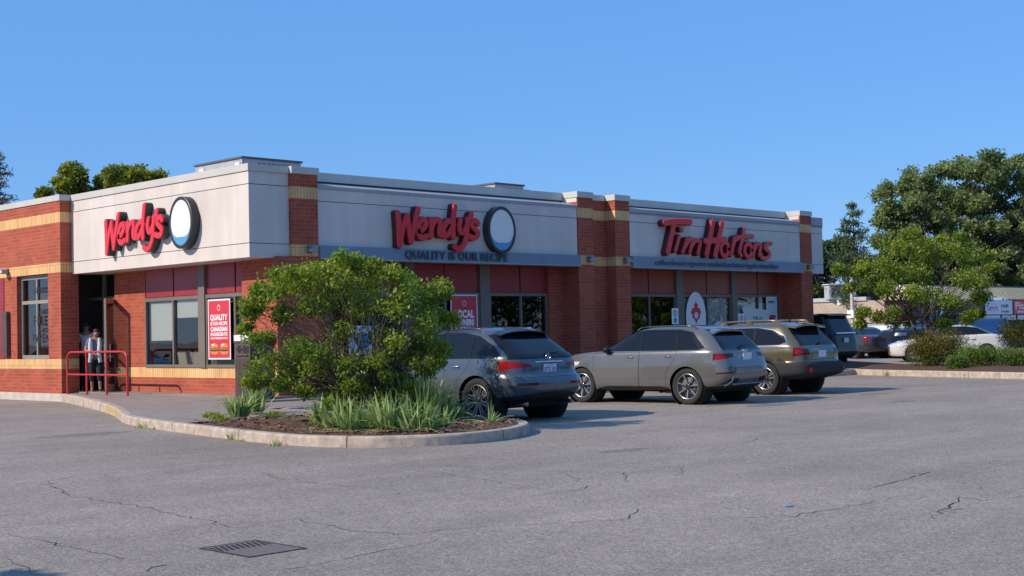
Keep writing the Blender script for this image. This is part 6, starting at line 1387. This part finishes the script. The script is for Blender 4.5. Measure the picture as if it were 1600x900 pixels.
# ================================================================== PEOPLE
def skin(name, verts, edges, radii, mat, parent, lv=2, root=0):
    me = bpy.data.meshes.new(name); me.from_pydata(verts, edges, []); o = bpy.data.objects.new(name, me); COL.objects.link(o)
    md = o.modifiers.new('s', 'SKIN'); md.use_smooth_shade = True
    for i, sv in enumerate(me.skin_vertices[0].data):
        r_ = radii[i]; sv.radius = (r_, r_) if not isinstance(r_, tuple) else r_; sv.use_root = i == root
    md2 = o.modifiers.new('u', 'SUBSURF'); md2.levels = lv; md2.render_levels = lv
    dg = bpy.context.evaluated_depsgraph_get(); m2 = bpy.data.meshes.new_from_object(o.evaluated_get(dg)); bpy.data.objects.remove(o)
    m2.materials.clear(); m2.materials.append(MATS[mat]); m2.polygons.foreach_set('use_smooth', [True]*len(m2.polygons)); m2.name = name
    return link_mesh(name, m2, parent)
def hand(V, E_, Rr, w, d, up_, side=1):
    """palm + five fingers from wrist index w, pointing along d"""
    d = np.array(d, float); d /= np.linalg.norm(d); up_ = np.array(up_, float); s_ = np.cross(d, up_); s_ /= np.linalg.norm(s_); up_ = np.cross(s_, d)
    W_ = np.array(V[w]); V.append(tuple(W_+d*.05)); Rr.append((.034, .018)); E_.append((w, len(V)-1)); p = len(V)-1
    for k, (off, L_) in enumerate(((-.027, .062), (-.009, .074), (.009, .070), (.027, .056))):
        a = W_+d*.085+s_*off; b = a+d*L_*.5-up_*.008; c = b+d*L_*.38-up_*.024
        i = len(V); V += [tuple(a), tuple(b), tuple(c)]; Rr += [.0095, .0088, .0075]; E_ += [(p, i), (i, i+1), (i+1, i+2)]
    a = W_+d*.03-s_*.040*side; b = a+d*.035-s_*.018*side-up_*.01; i = len(V); V += [tuple(a), tuple(b)]; Rr += [.011, .009]; E_ += [(p, i), (i, i+1)]
def person(label, loc, rz, pose, h=1.63, skin_m='skin', top='cloth_white', bottom='cloth_dark', hat=False, longleg=True):
    t_ = thing('person', label, 'person', loc, rz); k = h/1.66
    t_.scale = (k, k, k); J = pose
    V = [(0, 0, .93), (0, .005, 1.08), (0, 0, 1.24), (0, .01, 1.36), (.0, .0, 1.45), J['head'], (J['head'][0], J['head'][1]-.005, J['head'][2]+.09)]
    Rr = [(.15, .11), (.125, .10), (.145, .105), (.12, .085), (.048, .048), (.078, .09), (.070, .078)]; E_ = [(0, 1), (1, 2), (2, 3), (3, 4), (4, 5), (5, 6)]
    for sg, arm, leg in ((-1, J['armL'], J['legL']), (1, J['armR'], J['legR'])):
        i = len(V); V += [(sg*.165, .01, 1.36), arm[0], arm[1]]; Rr += [.055, .038, .026]; E_ += [(3, i), (i, i+1), (i+1, i+2)]
        d = np.array(arm[1])-np.array(arm[0]); hand(V, E_, Rr, i+2, d, (0, -.3, 1), sg)
        i = len(V); V += [(sg*.09, 0, .86), leg[0], leg[1], (leg[1][0], leg[1][1]-.13, .035)]; Rr += [.098, .058, .036, (.036, .026)]; E_ += [(0, i), (i, i+1), (i+1, i+2), (i+2, i+3)]
    skin('body', V, E_, Rr, skin_m, t_)
    # clothes: slightly larger shells over torso, sleeves and legs
    V = [(0, 0, .86), (0, .005, 1.08), (0, 0, 1.24), (0, .01, 1.37), (-.16, .01, 1.36), (.16, .01, 1.36)]; Rr = [(.175, .135), (.15, .12), (.16, .122), (.125, .092), .068, .068]; E_ = [(0, 1), (1, 2), (2, 3), (3, 4), (3, 5)]
    for q, arm in ((4, J['armL']), (5, J['armR'])):
        a = np.array(V[q]); b = a+(np.array(arm[0])-a)*.72; V.append(tuple(b)); Rr.append(.054); E_.append((q, len(V)-1))
    skin('shirt', V, E_, Rr, top, t_)
    V = [(0, 0, .95)]; Rr = [(.155, .12)]; E_ = []
    for sg, leg in ((-1, J['legL']), (1, J['legR'])):
        a = np.array(leg[0]); b = np.array(leg[1]); e_ = a+(b-a)*(.95 if longleg else .55); i = len(V); V += [(sg*.09, 0, .85), leg[0], tuple(e_)]; Rr += [.112, .080, .066]; E_ += [(0, i), (i, i+1), (i+1, i+2)]
    skin('trousers', V, E_, Rr, bottom, t_)
    hx, hy, hz = J['head']
    def blob(name, c, r_, mat, n=14, clip=None):
        m = MB(); prof = [(max(.0005, r_[0]*math.sin(a)), -r_[2]*math.cos(a)) for a in np.linspace(0, math.pi, n)]
        m.lathe(prof, mat, n=n*2); m.v = [(x+c[0], y*r_[1]/r_[0]+c[1], z+c[2]) for x, y, z in m.v]; return m.build(name, t_)
    blob('hair', (hx, hy+.042, hz+.085), (.088, .078, .085), 'hair'); 
    if not hat: blob('hair_bun', (hx, hy+.10, hz+.04), (.05, .05, .07), 'hair')
    for sg in (-1, 1): blob('eye', (hx+sg*.032, hy-.079, hz+.052), (.013, .008, .007), 'black', 8)
    blob('nose', (hx, hy-.092, hz+.022), (.012, .014, .020), skin_m, 8); blob('mouth', (hx, hy-.082, hz-.015), (.024, .008, .006), 'lamp_red_dark', 8)
    for sg in (-1, 1): blob('ear', (hx+sg*.080, hy+.01, hz+.035), (.010, .018, .026), skin_m, 8)
    if hat:
        m = MB(); m.lathe([(.10, .085), (.098, .13), (.07, .17), (.001, .18)], 'black', c=(hx, hy+.01, hz), n=20); m.prism([(-.08, 0), (.08, 0), (.06, -.10), (-.06, -.10)], .085, .10, 'black'); m.v[-8:] = [(x+hx, y+hy-.07, z+hz) for x, y, z in m.v[-8:]]; m.build('cap', t_)
        m = MB(); m.box(hx-.06, hx-.008, hy-.100, hy-.086, hz+.035, hz+.065, 'black'); m.build('sunglasses', t_)
    for sg, leg in ((-1, J['legL']), (1, J['legR'])):
        m = MB(); m.box(leg[1][0]-.042, leg[1][0]+.042, leg[1][1]-.18, leg[1][1]+.06, 0, .022, 'sandal'); m.build('sandal', t_, bevel=.006)
    return t_
p1 = PD(150, 612, 34.75); rzp = math.atan2(rt.y, rt.x)
ps = person('woman in grey and white top and dark cropped trousers holding the door open', (p1[0], p1[1], .225), rzp+R(12),
     dict(head=(.03, -.05, 1.50), armL=((-.25, -.06, 1.10), (-.04, -.24, 1.02)), armR=((.27, -.07, 1.14), (.30, -.24, 1.28)), legL=((-.10, -.03, .48), (-.10, .04, .08)), legR=((.10, -.10, .49), (.12, -.10, .08))), 1.62, 'skin', 'cloth_grey', 'cloth_dark', longleg=False)
m = MB()
for sg in (-1, 1): m.tube([(sg*.11, -.085, 1.42), (sg*.12, -.125, 1.2), (sg*.10, -.135, 1.0), (sg*.13, -.12, .78)], [.035, .06, .062, .05], 'cloth_white', n=10)
m.build('open_vest', ps)
p2 = PD(136, 610, 35.4)
person('person in a dark cap and white shirt standing behind the woman in the doorway', (p2[0], p2[1], .225), rzp+R(4),
     dict(head=(.0, -.02, 1.51), armL=((-.22, .0, 1.10), (-.22, -.10, .86)), armR=((.22, .0, 1.10), (.20, -.10, .88)), legL=((-.10, -.02, .48), (-.10, .03, .08)), legR=((.10, -.02, .48), (.10, .03, .08))), 1.80, 'skin_dark', 'cloth_white', 'cloth_dark', hat=True)
